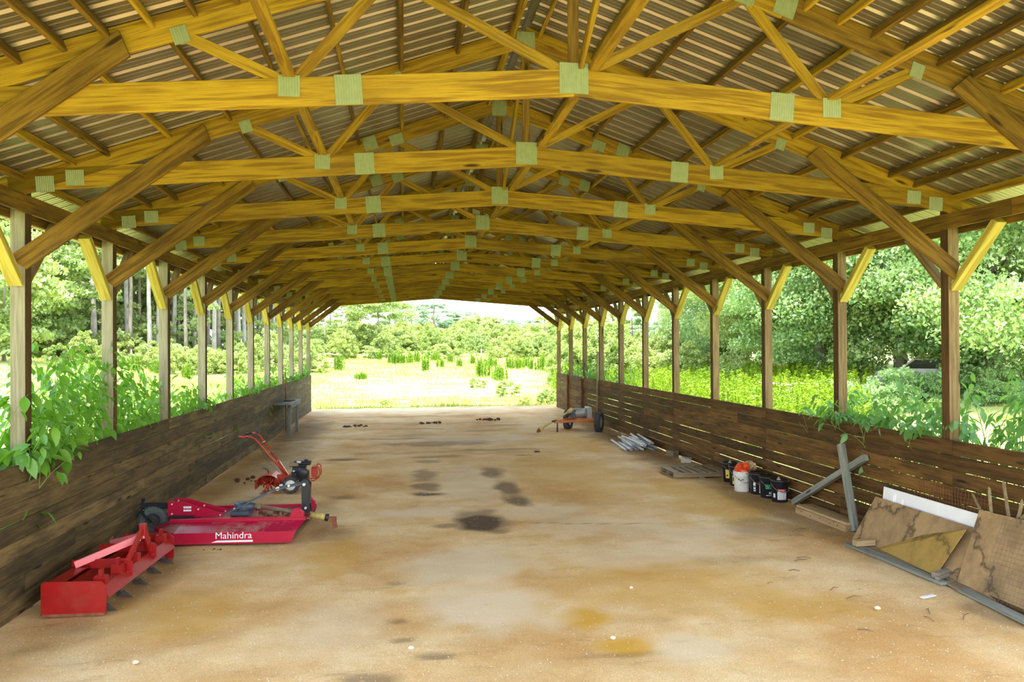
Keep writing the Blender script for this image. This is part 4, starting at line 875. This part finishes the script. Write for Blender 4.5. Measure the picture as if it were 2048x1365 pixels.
# scattered grit, too many to count
n_ = 4200; px = NP.uniform(-3.7, 6.3, n_); py = 5.6+NP.random(n_)**1.6*13; r_ = NP.uniform(.002, .0062, n_)
base = np.array([(-1, -1, 0), (1, -1, 0), (1, 1, 0), (-1, 1, 0), (0, 0, 1.3)]); ang = NP.uniform(0, 6.28, n_)
rot = np.stack([np.cos(ang), -np.sin(ang), np.sin(ang), np.cos(ang)], -1).reshape(-1, 2, 2)
Vt = np.zeros((n_, 5, 3)); Vt[:, :, :2] = np.einsum('nij,kj->nki', rot, base[:, :2])*r_[:, None, None]; Vt[:, :, 2] = base[None, :, 2]*r_[:, None]+.004; Vt[:, :, 0] += px[:, None]; Vt[:, :, 1] += py[:, None]
gx = np.clip(((px+5.0)/.06).astype(int), 0, 209); gy = np.clip(((py-1.0)/.06).astype(int), 0, 569); nx_ = len(np.arange(-5.0, 7.6+.03, .06)); Vt[:, :, 2] += h[gy*nx_+gx][:, None]
Fq = (np.arange(n_)*5)[:, None, None]+np.array([(0, 1, 4), (1, 2, 4), (2, 3, 4), (3, 0, 4)])[None]
o = link('grit', npmesh('grit', Vt.reshape(-1, 3), Fq.reshape(-1, 3), M['stone'])); tag(o, 'fine pale grit scattered over the dirt floor', 'grit', kind='stuff')

# ------------------------------------------------------------------ foliage builders
def at(u, d):
    # ground point in the bearing u (tangent units of the photograph) at depth d from the camera
    q = (u-1024)/1531; x = d*(math.sin(yaw)+math.cos(yaw)*q); y = d*(math.cos(yaw)-math.sin(yaw)*q)
    return x, y, float(terr(np.float64(x), np.float64(y)))
def leaf_quads(c, size, rg, aspect=.6, upb=.35):
    n = len(c); d = rg.normal(size=(n, 3)); d /= np.linalg.norm(d, axis=1)[:, None]
    nr = rg.normal(size=(n, 3)); nr[:, 2] += upb*2.2; nr -= d*(nr*d).sum(1)[:, None]; nr /= np.linalg.norm(nr, axis=1)[:, None]+1e-6
    s = np.cross(nr, d); L = (size*rg.uniform(.65, 1.3, n))[:, None]; W_ = L*aspect/2
    v = np.stack([c-d*L/2, c+s*W_+nr*L*.08, c+d*L/2, c-s*W_+nr*L*.08], 1)
    return v.reshape(-1, 3), np.arange(4*n).reshape(n, 4)
def crown_pts(rg, cz, rx, rz, ncl, per, flat=.6, cr=.30, low=-1.0, sparse=0):
    P = []
    for i in range(ncl):
        while True:
            a = rg.normal(size=3); a /= np.linalg.norm(a)
            if a[2] > low: break
        rr_ = rg.uniform(.45, 1.0)**.6; c = np.array([a[0]*rx*rr_, a[1]*rx*rr_, cz+a[2]*rz*rr_]); r_ = rx*cr*rg.uniform(.6, 1.25)
        q = rg.normal(size=(per, 3)); q /= np.linalg.norm(q, axis=1)[:, None]; q *= (rg.random(per)**.35*r_)[:, None]; q[:, 2] = np.abs(q[:, 2])*flat*1.2-r_*.25*rg.random(per)
        P.append(c+q)
    return np.concatenate(P)
def crown_mesh(name, mat, seed, cz, rx, rz, ncl, per, leaf, **k):
    rg = np.random.default_rng(seed); P = crown_pts(rg, cz, rx, rz, ncl, per, **k); v, f = leaf_quads(P, leaf, rg); return npmesh(name, v, f, M[mat])
def trunk_mesh(name, mat, seed, hgt, r0, nb, spread, z0b=.35):
    rg = random.Random(seed); mb = MB(); k = 7
    pts = [(rg.uniform(-.04, .04)*hgt*.3*(i/k), rg.uniform(-.04, .04)*hgt*.3*(i/k), hgt*i/k-.2) for i in range(k+1)]
    mb.tube(pts, [r0*(1.15-.95*i/k) for i in range(k+1)], 8)
    for i in range(nb):
        t_ = rg.uniform(z0b, .9); b = Vector(pts[0]).lerp(Vector(pts[-1]), t_); a = rg.uniform(0, 6.28); L = spread*rg.uniform(.5, 1)*(1.15-t_)
        e = b+V(math.cos(a)*L, math.sin(a)*L, L*rg.uniform(.2, .8)); mb.tube([b, b.lerp(e, .5)+V(0, 0, -.05*L), e], [r0*.4*(1.1-t_), r0*.25*(1.1-t_), r0*.08], 5)
    return mb.mesh(name, M[mat])
def tree(kind, parts, x, y, z, s, rz, label, cat, group=None, sz=None):
    t = empty(kind, (x, y, z-.05), rz, label, cat, group); t.scale = (s, s, sz or s)
    for (nm, me) in parts: link(nm, me, t)
    return t
RG = random.Random(21)
# broadleaf trees (unit: metres, about 12 m tall, crown down to the ground)
BT = [crown_mesh('crown', 'tree_a', 1, 6.2, 4.6, 6.0, 120, 520, .155, flat=.7, low=-.95), crown_mesh('crown', 'tree_b', 2, 6.6, 4.8, 6.4, 120, 520, .155, flat=.6, low=-.95), crown_mesh('crown', 'tree_a', 3, 7.0, 4.2, 6.6, 120, 480, .15, flat=.55, low=-.95)]
BK = [trunk_mesh('trunk', 'bark', i, 11, .22, 12, 4.0) for i in (1, 2, 3)]
spots = [(2110, 25, .98, 1), (1985, 30, 1.18, 1), (1900, 37, 1.15, 0), (1800, 33, 1.20, 2), (1720, 40, 1.28, 0), (1640, 36, 1.10, 1), (1585, 44, 1.25, 2), (1525, 42, 1.05, 0), (1470, 50, 1.05, 1), (1430, 58, .98, 2), (1395, 66, .72, 0), (1870, 46, 1.4, 1), (1680, 52, 1.45, 1), (1560, 60, 1.25, 0), (2190, 34, 1.3, 2)]
names = ['dark dense tree at the right edge', 'dense tree just left of the right edge, bluish green', 'tall rounded tree behind the nearest right post', 'feathery tree between the two nearest right posts', 'tall pale-topped tree behind the second right post', 'dark bushy tree just left of the second right post', 'tall feathery tree between the second and third right posts', 'light green tree behind the third right post', 'cool green tree left of the third right post', 'slender light tree near the fourth right post', 'smallest of the right tree row, next to the open sky', 'big tree at the back behind the nearest right post', 'big tree at the back behind the second right post', 'back-row tree behind the third right post', 'tree beyond the right edge of the view']
for (u, d, s, v), lb in zip(spots, names):
    x, y, z = at(u, d); tree('broadleaf_tree', [('crown', BT[v]), ('trunk', BK[v])], x, y, z, s, RG.uniform(0, 6), lb, 'tree', 'trees along the right side of the field')
# pines of the left forest
PN = [crown_mesh('crown', 'pine_leaf', 10+i, 16.0, 2.6, 5.4, 34, 95, .42, flat=.4, cr=.42) for i in range(3)]
PL = [crown_mesh('lower_foliage', 'pine_leaf', 16+i, 6.0, 2.3, 5.2, 16, 90, .30, flat=.5, cr=.34) for i in range(3)]
PK = [trunk_mesh('trunk', m_, 20+i, 20, .13+.035*i, 9, 2.2, .5) for i, m_ in enumerate(('bark', 'bark_pale', 'bark_pale'))]
k = 0
for i in range(120):
    u = -90+ (i*7.3 % 1)*0 + (i*83 % 120)/120*640+RG.uniform(-5, 5); d = 62+RG.uniform(0, 34)+(8 if u > 450 else 0)
    x, y, z = at(u, d); v = i % 3
    ps = [('trunk', PK[v]), ('crown', PN[(i*5) % 3])]
    if i % 2 == 0 or u < 60: ps.append(('lower_foliage', PL[i % 3]))
    tree('pine_tree', ps, x, y, z, RG.uniform(.9, 1.2), RG.uniform(0, 6), 'tall straight-trunked pine in the forest beyond the left posts', 'tree', 'pines of the left forest')
for i in range(20):
    u = 560+i*8+RG.uniform(-6, 6); d = 105+RG.uniform(0, 30); x, y, z = at(u, d)
    tree('pine_tree', [('trunk', PK[i % 3]), ('crown', PN[i % 3]), ('lower_foliage', PL[i % 3])], x, y, z, RG.uniform(.55, .8)*(1 if u < 700 else .72), RG.uniform(0, 6), 'slim distant pine at the forest end left of the broad tree', 'tree', 'distant pines behind the broad tree')
# understorey broadleafs in front of the pines
UM = [crown_mesh('crown', 'tree_a', 30+i, 3.2, 2.4, 3.1, 46, 170, .26, flat=.6, low=-.95) for i in range(2)]
UK = trunk_mesh('trunk', 'bark', 31, 4.6, .08, 8, 2)
for i, (u, d, s) in enumerate([(8, 50, 1.45), (-40, 48, 1.5), (60, 60, 1.3), (102, 60, 1.5), (125, 68, 1.9), (180, 72, 1.5), (210, 75, 1.2), (262, 74, 1.3), (312, 80, 1.1), (370, 80, 1.3), (430, 82, 1.1), (480, 84, 1.2), (545, 90, 1.0), (585, 95, 1.1)]):
    x, y, z = at(u, d); tree('understorey_tree', [('crown', UM[i % 2]), ('trunk', UK)], x, y, z, s, RG.uniform(0, 6), 'light green leafy tree under the tall pines on the left', 'tree', 'young leafy trees under the pines')
# single trees seen through the far opening
OK_ = crown_mesh('crown', 'tree_a', 41, 4.9, 4.1, 2.4, 70, 230, .22, flat=.45, low=-.5, cr=.26); OT = trunk_mesh('trunk', 'bark', 42, 5.4, .2, 14, 4.4, .3)
x, y, z = at(757, 84); tree('broad_tree', [('crown', OK_), ('trunk', OT)], x, y, z, .95, 1.0, 'spreading oak-like tree with dark trunk in the left of the far opening', 'tree')
FT = [crown_mesh('crown', 'tree_c', 50+i, 5.2, 2.9, 4.6, 50, 170, .30, flat=.5, low=-.9) for i in range(2)]; FY = crown_mesh('crown', 'tree_a', 54, 4.6, 2.6, 4.2, 50, 170, .28, flat=.6, low=-.9)
for (u, d, tv, c, lb) in [(868, 105, 600, 0, 'tall bluish tree at the middle of the far opening'), (905, 125, 632, 1, 'low bluish tree right of the tall middle one'), (932, 110, 618, 1, 'slender dark tree right of the centre of the far opening'), (985, 100, 628, 2, 'rounded yellow-green tree in the far opening'), (1012, 135, 634, 0, 'small dark distant tree behind the rounded one'), (1045, 150, 640, 1, 'hazy low distant tree near the right of the far opening'), (1066, 120, 636, 0, 'bluish distant tree left of the far right post'), (1090, 88, 626, 2, 'leafy tree beside the farthest right post'), (822, 140, 606, 1, 'dim tree peeping behind the broad oak'), (790, 130, 596, 0, 'dark tree rising behind the broad oak'), (960, 150, 636, 1, 'hazy distant tree between the centre trees'), (1150, 90, 615, 2, 'green tree between the two farthest right posts'), (1180, 100, 610, 0, 'cool green tree behind the third farthest right post'), (1225, 85, 620, 2, 'light tree right of the tall pale pipe'), (1318, 95, 640, 0, 'distant tree low under the bright sky gap'), (1352, 75, 628, 2, 'tree left of the open sky gap on the right')]:
    x, y, z = at(u, d); m_ = FY if c == 2 else FT[c]; s = (2.72+(692-tv)/1531*d-z)/(8.6 if c == 2 else 9.6); t = tree('distant_tree', [('crown', m_), ('trunk', BK[0])], x, y, z, s, RG.uniform(0, 6), lb, 'tree', 'trees along the far field edge')
    t.scale = (s*1.45, s*1.45, s)
ST_ = trunk_mesh('trunk', 'bark', 60, 5.2, .10, 8, 1.6, .5); SC_ = crown_mesh('crown', 'tree_b', 61, 5.0, 1.3, 1.7, 22, 130, .2, flat=.5)
x, y, z = at(1265, 58); tree('thin_tree', [('trunk', ST_), ('crown', SC_)], x, y, z, 1.0, 0, 'thin bare-stemmed sapling with a tuft crown seen between right posts', 'tree')
# far tree line to close the horizon
FL = crown_mesh('crown', 'tree_c', 70, 3.6, 3.4, 3.6, 40, 150, .45, flat=.6)
for i in range(46):
    u = 560+i*24+RG.uniform(-8, 8); x, y, z = at(u, 165+RG.uniform(0, 30)); z -= .8; tree('distant_treetop', [('crown', FL)], x, y, z, RG.uniform(.72, .92), RG.uniform(0, 6), 'hazy tree in the farthest tree line on the horizon', 'tree', 'farthest tree line')
# shrubs
SH = [crown_mesh('foliage', 'shrub', 80+i, 1.3, 1.25, 1.3, 54, 130, .12, flat=.9, low=-.9, cr=.2) for i in range(3)]+[crown_mesh('foliage', 'tree_a', 84, 1.4, 1.0, 1.4, 28, 110, .16, flat=.7, low=-.9), crown_mesh('foliage', 'tree_b', 85, 1.3, 1.2, 1.3, 40, 130, .15, flat=.7, low=-.9)]
def shrubs(n, u0, u1, d0, d1, s0, s1, lb, gp, seed, only=None):
    rg = random.Random(seed)
    for i in range(n):
        u = u0+(u1-u0)*(i+rg.random())/n; x, y, z = at(u, rg.uniform(d0, d1)); o = link('shrub', SH[rg.randrange(4) if only is None else only]); o.location = (x, y, z-.56); o.rotation_euler = (0, 0, rg.uniform(0, 6)); s = rg.uniform(s0, s1); o.scale = (s, s, s*rg.uniform(.85, 1.3)); tag(o, lb, 'shrub', gp)
shrubs(70, -60, 640, 56, 72, .7, 1.15, 'pale yellow-green shrub in the scrub belt before the left forest', 'scrub before the left forest', 1)
shrubs(110, 600, 1130, 74, 92, .40, 1.15, 'light green shrub in the young growth beyond the far opening', 'young growth beyond the far opening', 2)
shrubs(50, 620, 1130, 92, 115, .9, 1.4, 'taller shrub at the back of the growth beyond the far opening', 'back growth beyond the far opening', 3)
shrubs(46, 1120, 1480, 46, 66, .8, 1.5, 'shrub in the thicket seen between the far right posts', 'thicket behind the right posts', 4)
shrubs(26, 1640, 2140, 25, 31, .45, .8, 'bushy shrub at the foot of the right trees', 'undergrowth below the right trees', 6, 4)
# tall upright weeds
def weed_mesh(seed, n, sp, hgt, mat='weed', ls=.085):
    rg = np.random.default_rng(seed); V_ = []; F_ = []; b = 0
    for i in range(n):
        a, r_ = rg.uniform(0, 6.28), sp*rg.random()**.6; x0, y0 = r_*math.cos(a), r_*math.sin(a); H_ = hgt*rg.uniform(.6, 1.05)*(1-.25*r_/sp); lx, ly = rg.normal(0, .05, 2)
        V_ += [(x0-.006, y0, 0), (x0+.006, y0, 0), (x0+lx, y0+ly, H_)]; F_.append((b, b+1, b+2, b+2)); b += 3
    q = np.array(V_); P = []
    for i in range(n):
        p0 = (q[3*i]+q[3*i+1])/2; p1 = q[3*i+2]; m2 = 60; t_ = rg.uniform(.12, 1, m2)[:, None]; P.append(p0+(p1-p0)*t_+rg.normal(0, .035, (m2, 3))*(1.15-t_))
    P = np.concatenate(P); v, f = leaf_quads(P, ls, rg, .30, .0); f = f+len(q); tri = np.array([(a, b_, c, c) for (a, b_, c, _) in F_])
    tri = np.array(F_)[:, :3]; me = bpy.data.meshes.new('tall_weed'); me.from_pydata(np.concatenate([q, v]).tolist(), [], [tuple(t) for t in tri.tolist()]+[tuple(t) for t in f.tolist()]); me.materials.append(M[mat]); return me
WM = [weed_mesh(1, 26, .38, 1.5), weed_mesh(2, 34, .5, 1.4), weed_mesh(3, 16, .24, 1.5)]
WD = [weed_mesh(4, 30, .45, 1.5, 'weed_dark', .15), weed_mesh(5, 38, .6, 1.4, 'weed_dark', .15), weed_mesh(6, 20, .3, 1.5, 'weed_dark', .15)]
WL = [(-5.2, 62.6, 1.4), (-3.0, 54.2, 0.6), (1.7, 60.6, 1.5), (5.6, 54.8, 1.5), (6.5, 51.9, 1.3), (4.6, 64.5, 0.9), (3.0, 64.5, 0.8), (-0.4, 69.0, 1.3), (0.5, 68.9, 1.3), (1.2, 70.5, 1.3), (-1.0, 69.1, 1.1), (-2.3, 74.1, 0.9), (8.6, 62.4, 1.1), (9.4, 62.3, 1.2), (10.1, 61.2, 1.2), (10.7, 60.1, 1.2), (11.3, 59.0, 1.2), (10.2, 64.2, 1.0), (11.8, 64.0, 1.2), (-5.9, 78, 1.5), (-7.9, 75, 0.8), (-9.0, 72, 0.9), (7.3, 64.1, 1.1), (6.0, 68.1, 0.9), (4.2, 70.1, 0.8), (2.9, 72.3, 0.9), (-3.1, 76.9, 0.8), (-27, 52, 1.3), (-25, 50, .9), (-20, 56, 1.2), (-18.8, 57, 1.3), (-17.6, 58, 1.1), (-22, 54, 0.8), (-16, 60, 0.9), (-30, 47, 1.0), (-13.3, 70, 0.8), (-10.7, 72, 0.8), (-24, 41, 1.0), (-19, 50, 1.0), (-15, 56, 1.1), (-29, 40, 1.1)]
for i, (x, y, hh) in enumerate(WL):
    o = link('tall_weed', WD[i % 3]); o.location = (x, y, float(terr(x, y))-.03); o.rotation_euler = (0, 0, i*1.3); s = hh/1.4; o.scale = (max(s, .8),)*2+(s,); tag(o, 'upright clump of bright green weeds standing in the mown field', 'weed', 'weed clumps in the field')
RW = random.Random(31)
for i in range(230):
    u = RW.uniform(1115, 1720); d = RW.uniform(17, 46) if u > 1300 else RW.uniform(42, 62); x, y, z = at(u, d)
    if x < 8.8: continue
    o = link('tall_weed', WM[i % 3]); o.location = (x, y, z-.03); o.rotation_euler = (0, 0, RW.uniform(0, 6)); s = RW.uniform(.85, 1.25); o.scale = (1.9, 1.9, s); tag(o, 'tall yellow-green weed clump in the dense stand outside the right wall', 'weed', 'weed stand outside the right wall')
# field grass, one object of many blades
rg = np.random.default_rng(99); n = 150000
gx_ = np.concatenate([rg.uniform(-16, 24, n//2), rg.uniform(-40, -5.2, n//3), rg.uniform(7.9, 24, n-n//2-n//3)]); gy_ = np.concatenate([34.6+rg.random(n//2)**1.3*46, rg.uniform(4, 62, n//3), rg.uniform(3, 50, n-n//2-n//3)])
cl = vnoise(gx_, gy_, .8, 77); keep = cl > .12; gx_, gy_ = gx_[keep], gy_[keep]; gz_ = terr(gx_, gy_)-.04; hh = rg.uniform(.06, .17, len(gx_))*(.6+1.1*vnoise(gx_, gy_, .5, 78)); a = rg.uniform(0, 6.28, len(gx_)); wd = .014+.0004*gy_
b0 = np.stack([gx_-np.cos(a)*wd, gy_-np.sin(a)*wd, gz_], 1); b1_ = np.stack([gx_+np.cos(a)*wd, gy_+np.sin(a)*wd, gz_], 1); tp = np.stack([gx_+rg.normal(0, .06, len(gx_)), gy_+rg.normal(0, .06, len(gx_)), gz_+hh], 1)
o = link('field_grass', npmesh('field_grass', np.stack([b0, b1_, tp], 1).reshape(-1, 3), np.arange(3*len(gx_)).reshape(-1, 3), M['grass'])); tag(o, 'short sunlit grass of the field around the barn', 'grass', kind='stuff')
for i, (x, y, s) in enumerate([(6.6, 35.6, .22), (5.6, 35.4, .15), (7.0, 36.3, .25), (5.5, 40.5, .35), (-.9, 36.0, .12), (4.4, 46.5, .3)]):
    o = link('grass_tuft', SH[i % 3]); o.location = (x, y, -.05); o.scale = (s*1.6, s*1.6, s); tag(o, ['leafy tuft at the foot of the far right wall end', 'low tuft left of the far right wall end', 'tuft outside the far right wall corner', 'round green tuft out in the field to the right', 'small tuft at the edge of the dirt', 'dark tuft farther out in the field'][i], 'grass tuft')
# fence posts and brush heaps
for i, (u, d) in enumerate([(140, 58), (236, 60), (262, 60), (312, 62), (470, 66), (640, 74), (684, 76), (962, 70)]):
    x, y, z = at(u, d); mb = MB(); mb.tube([(0, 0, -.2), (.02, 0, 1.25)], .06, 6); o = part('fence_post', mb, M['bark']); o.location = (x, y, z); tag(o, 'thin dark field fence post standing before the scrub', 'fence post', 'field fence posts')
def brush(u, d, n, w_, hgt, mat, label, seed):
    rg = random.Random(seed); x, y, z = at(u, d); mb = MB()
    for i in range(n):
        a = rg.uniform(-.5, .5); c = V(rg.uniform(-w_, w_), rg.uniform(-.8, .8), rg.random()**1.5*hgt); L = rg.uniform(.5, 1.6); e = V(math.cos(a), math.sin(a), rg.uniform(-.25, .35))*L; mb.tube([c-e/2, c+V(0, 0, .05), c+e/2], [.05, .05, .02], 5)
    o = part('brush_pile', mb, M[mat]); o.location = (x, y, z); tag(o, label, 'brush pile', kind='stuff')
brush(590, 62, 90, 3.6, 1.2, 'deadwood', 'pale heap of dead branches before the forest left of the far opening', 1)
brush(1612, 30, 60, 1.2, .9, 'deadwood', 'brown brush heap beneath the right trees', 2)
# parked car almost hidden under the right trees
x, y, z = at(1866, 32.5); z -= .5; t = empty('parked_car', (x, y, z+.35), 2.2, 'white car half hidden by leaves under the right trees', 'car')
mb = MB(); mb.prism([(-2.1, .30), (2.1, .30), (2.15, .62), (2.0, .85), (1.1, .95), (.5, 1.38), (-1.1, 1.42), (-1.8, .98), (-2.15, .85)], 1.65); part('body', mb, M['carwhite'], t)
mb = MB()
for s_ in (-1, 1): mb.prism([(.95, .96), (.45, 1.32), (-1.05, 1.35), (-1.55, .98)], .012, (0, s_*.83, 0))
mb.slab([(1.10, -.7, .97), (1.10, .7, .97), (.56, .62, 1.36), (.56, -.62, 1.36)], .01); part('window', mb, M['glass'], t)
for (dx, dy) in ((1.35, .8), (1.35, -.8), (-1.3, .8), (-1.3, -.8)): link('wheel', tire(.32, .2, .18, (0, 0, 0)).mesh('wheel', M['rubber']), t, Matrix.Translation((dx, dy, .32)))

# ------------------------------------------------------------------ broad-leaved plants leaning over the walls
def leaf_mesh(mat, droop, fold, wav):
    P = []; F = []; prof = [0.02, .30, .44, .42, .26, .0]; n = len(prof)
    for i, w_ in enumerate(prof):
        t_ = i/(n-1); z = -droop*t_*t_; y = t_
        for j in (-1, 0, 1): P.append((j*w_*.5*1.02, y-.0*abs(j), z+fold*abs(j)*w_*.5+wav*math.sin(t_*9+j)*.5*abs(j)))
    for i in range(n-1):
        a = 3*i
        F += [(a, a+1, a+4, a+3), (a+1, a+2, a+5, a+4)]
    me = bpy.data.meshes.new('leaf'); me.from_pydata(P, [], F); me.polygons.foreach_set('use_smooth', [True]*len(F)); me.materials.append(M[mat]); me.update(); return me
LMS = {m_: [leaf_mesh(m_, .25, .25, .03), leaf_mesh(m_, .45, .15, .05), leaf_mesh(m_, .12, .35, .02)] for m_ in ('leaf_big', 'leaf_right')}
def leaf_plant(x, y, side, nst, hmin, hmax, lsz, nobj, per, mat, label, seed, spread=.35, lean=.5, group=None, yl=.55):
    rg = random.Random(seed); sg = 1 if side == 'left' else -1   # sg: direction of the barn inside
    t = empty('leafy_plant', (x, y, 0), 0, label, 'plant', group); z0 = float(terr(np.float64(x), np.float64(y)))
    ms = MB(); leaves = []
    for i in range(nst):
        b = V(rg.uniform(-spread, spread), rg.uniform(-spread*1.3, spread*1.3), z0)
        lim = (XL if sg > 0 else XR)-x-sg*.22; b.x = min(b.x, lim) if sg > 0 else max(b.x, lim); H_ = rg.uniform(hmin, hmax); ln_ = rg.uniform(-.25, 1)*lean*sg; ly = rg.uniform(-yl, yl)
        c = b+V(ln_*.2, ly*.2, H_*.75); e = b+V(ln_, ly, H_-abs(ln_)*.35); pts = []
        for j in range(9):
            q = j/8; pts.append(b*(1-q)**2+c*2*q*(1-q)+e*q*q)
        ms.tube(pts, [.010*(1.15-j/8) for j in range(9)], 5)
        for j in range(per):
            q = .38+.62*(j+rg.random())/per; p_ = b*(1-q)**2+c*2*q*(1-q)+e*q*q; a = rg.uniform(0, 6.28)
            off_ = V(math.cos(a), math.sin(a), .25)*rg.uniform(.03, .22)*(1.25-q*.6); p2 = p_+off_; sz = lsz*rg.uniform(.55, 1.25)*(1.15-.45*q)
            if -.22 < sg*(p2.x+x-(XL if sg > 0 else XR)) < .20 and WT-.45 < p2.z < WT+.02: p2.z = WT+rg.uniform(.03, .16)
            d = V(math.cos(a), math.sin(a), -rg.uniform(.1, 1.3)).normalized(); nrm = V(rg.gauss(0, .35), rg.gauss(0, .35), 1); s_ = d.cross(nrm).normalized(); nn = s_.cross(d)
            m4 = Matrix((s_, d, nn)).transposed().to_4x4() @ Matrix.Scale(sz, 4); m4.translation = p2; leaves.append((m4, rg.randrange(3), sz))
            if rg.random() < .25: ms.tube([p_, p2], .003, 3, False)
    so = part('stem', ms, M['stem'], t); so['kind'] = 'stuff'
    leaves.sort(key=lambda q: -q[2]*(1.5 if sg*(q[0].translation.x+x-(XL if sg > 0 else XR)) > -.35 else 1))
    for (m4, k_, s_) in leaves[:nobj]: link('leaf', LMS[mat][k_], t, m4)
    rest = leaves[nobj:]
    if rest:
        VV = []; FF = []; b = 0
        base_ = [np.array([v.co[:] for v in me.vertices]) for me in LMS[mat]]; fb = [np.array([p_.vertices[:] for p_ in me.polygons]) for me in LMS[mat]]
        for (m4, k_, s_) in rest:
            A = np.array(m4); VV.append(base_[k_] @ A[:3, :3].T+A[:3, 3]); FF.append(fb[k_]+b); b += len(base_[k_])
        o = link('foliage', npmesh('foliage', np.concatenate(VV), np.concatenate(FF), M[mat], True), t); o['kind'] = 'stuff'
    return t
lf = [(-4.95, 7.25, 2.0, 2.2, 'leafy plant at the left edge outside the nearest left post'), (-4.9, 8.0, 2.0, 2.3, 'leafy plant partly behind the nearest left post'), (-4.28, 9.05, 1.75, 2.45, 'big-leaved plant drooping over the wall just past the nearest left post'), (-4.35, 9.75, 2.0, 2.85, 'tallest leafy plant between the first two left posts'), (-4.4, 10.5, 2.0, 2.85, 'leafy plant just before the second left post'),
      (-4.4, 11.3, 2.0, 2.8, 'leafy plant around the second left post'), (-4.4, 12.1, 1.9, 2.6, 'leafy plant just past the second left post'), (-4.45, 13.1, 1.8, 2.45, 'leafy plant halfway to the third left post'), (-4.45, 14.2, 1.7, 2.55, 'leafy plant beside the third left post'), (-4.45, 15.3, 1.5, 2.05, 'low leafy plant just past the third left post')]
for i, (x, y, h0, h1, lb) in enumerate(lf): leaf_plant(x, y, 'left', 16, h0, h1, .25 if i == 2 else .185, 150, 22, 'leaf_big', lb, 100+i, lean=.62 if i == 2 else .35)
for i, (x, y, h0, h1, lb) in enumerate([(-4.55, 16.6, 1.3, 1.75, 'low plant before the fourth left post'), (-4.55, 18.2, 1.25, 1.75, 'low plant between the fourth and fifth left posts'), (-4.5, 20.2, 1.4, 1.85, 'small leafy plant by the sixth left post'), (-4.5, 21.6, 1.5, 2.0, 'leafy plant beyond the sixth left post'), (-4.45, 23.2, 1.6, 2.25, 'bushy plant by the seventh left post'), (-4.4, 24.8, 1.6, 2.1, 'bushy plant above the bench'), (-4.4, 26.6, 1.6, 2.05, 'leafy plant just beyond the bench'), (-4.4, 28.6, 1.6, 2.0, 'leafy plant near the tenth left post'), (-4.35, 31.0, 1.6, 2.0, 'leafy plant near the far left wall end'), (-4.2, 32.6, 1.6, 2.1, 'leafy plant spilling over the far left wall corner')]):
    leaf_plant(x, y, 'left', 14, h0, h1, .17, 0, 22, 'leaf_big', lb, 200+i, spread=.6, lean=.4)
rf = [(7.35, 7.3, 1.8, 2.6, 'leafy plant at the right edge outside the wall'), (7.35, 8.0, 1.8, 2.55, 'leafy plant just right of the nearest right post'), (7.30, 8.7, 1.7, 2.35, 'leafy plant behind the nearest right post'), (7.30, 9.4, 1.6, 2.35, 'leafy plant just left of the nearest right post'), (7.25, 10.1, 1.6, 2.45, 'tall leafy plant midway between the two nearest right posts'), (7.2, 10.8, 1.5, 2.15, 'plant drooping over the right wall beside the second post'), (7.2, 11.5, 1.5, 2.1, 'leafy plant around the second right post')]
for i, (x, y, h0, h1, lb) in enumerate(rf): leaf_plant(x, y, 'right', 13, h0, h1, .19, 150, 20, 'leaf_right', lb, 300+i, lean=.45 if i < 4 else .7)
for i, (x, y, h0, h1, lb) in enumerate([(7.2, 25.6, 1.7, 2.1, 'leafy plant by the tall pipe on the right wall'), (7.15, 27.4, 1.8, 2.4, 'leafy plant between the two latched uprights'), (7.15, 29.2, 1.8, 2.2, 'leafy plant near the farthest right posts'), (7.2, 31.4, 1.7, 2.0, 'leafy plant at the far right wall end')]):
    leaf_plant(x, y, 'right', 13, h0, h1, .18, 0, 18, 'leaf_right', lb, 400+i, spread=.5, lean=.3)
# small sprig by the blade
leaf_plant(-3.72, 8.42, 'left', 5, .16, .26, .09, 20, 5, 'leaf_big', 'small green sprig on the ground by the near end of the red blade', 500, spread=.05, lean=.1, yl=.08)
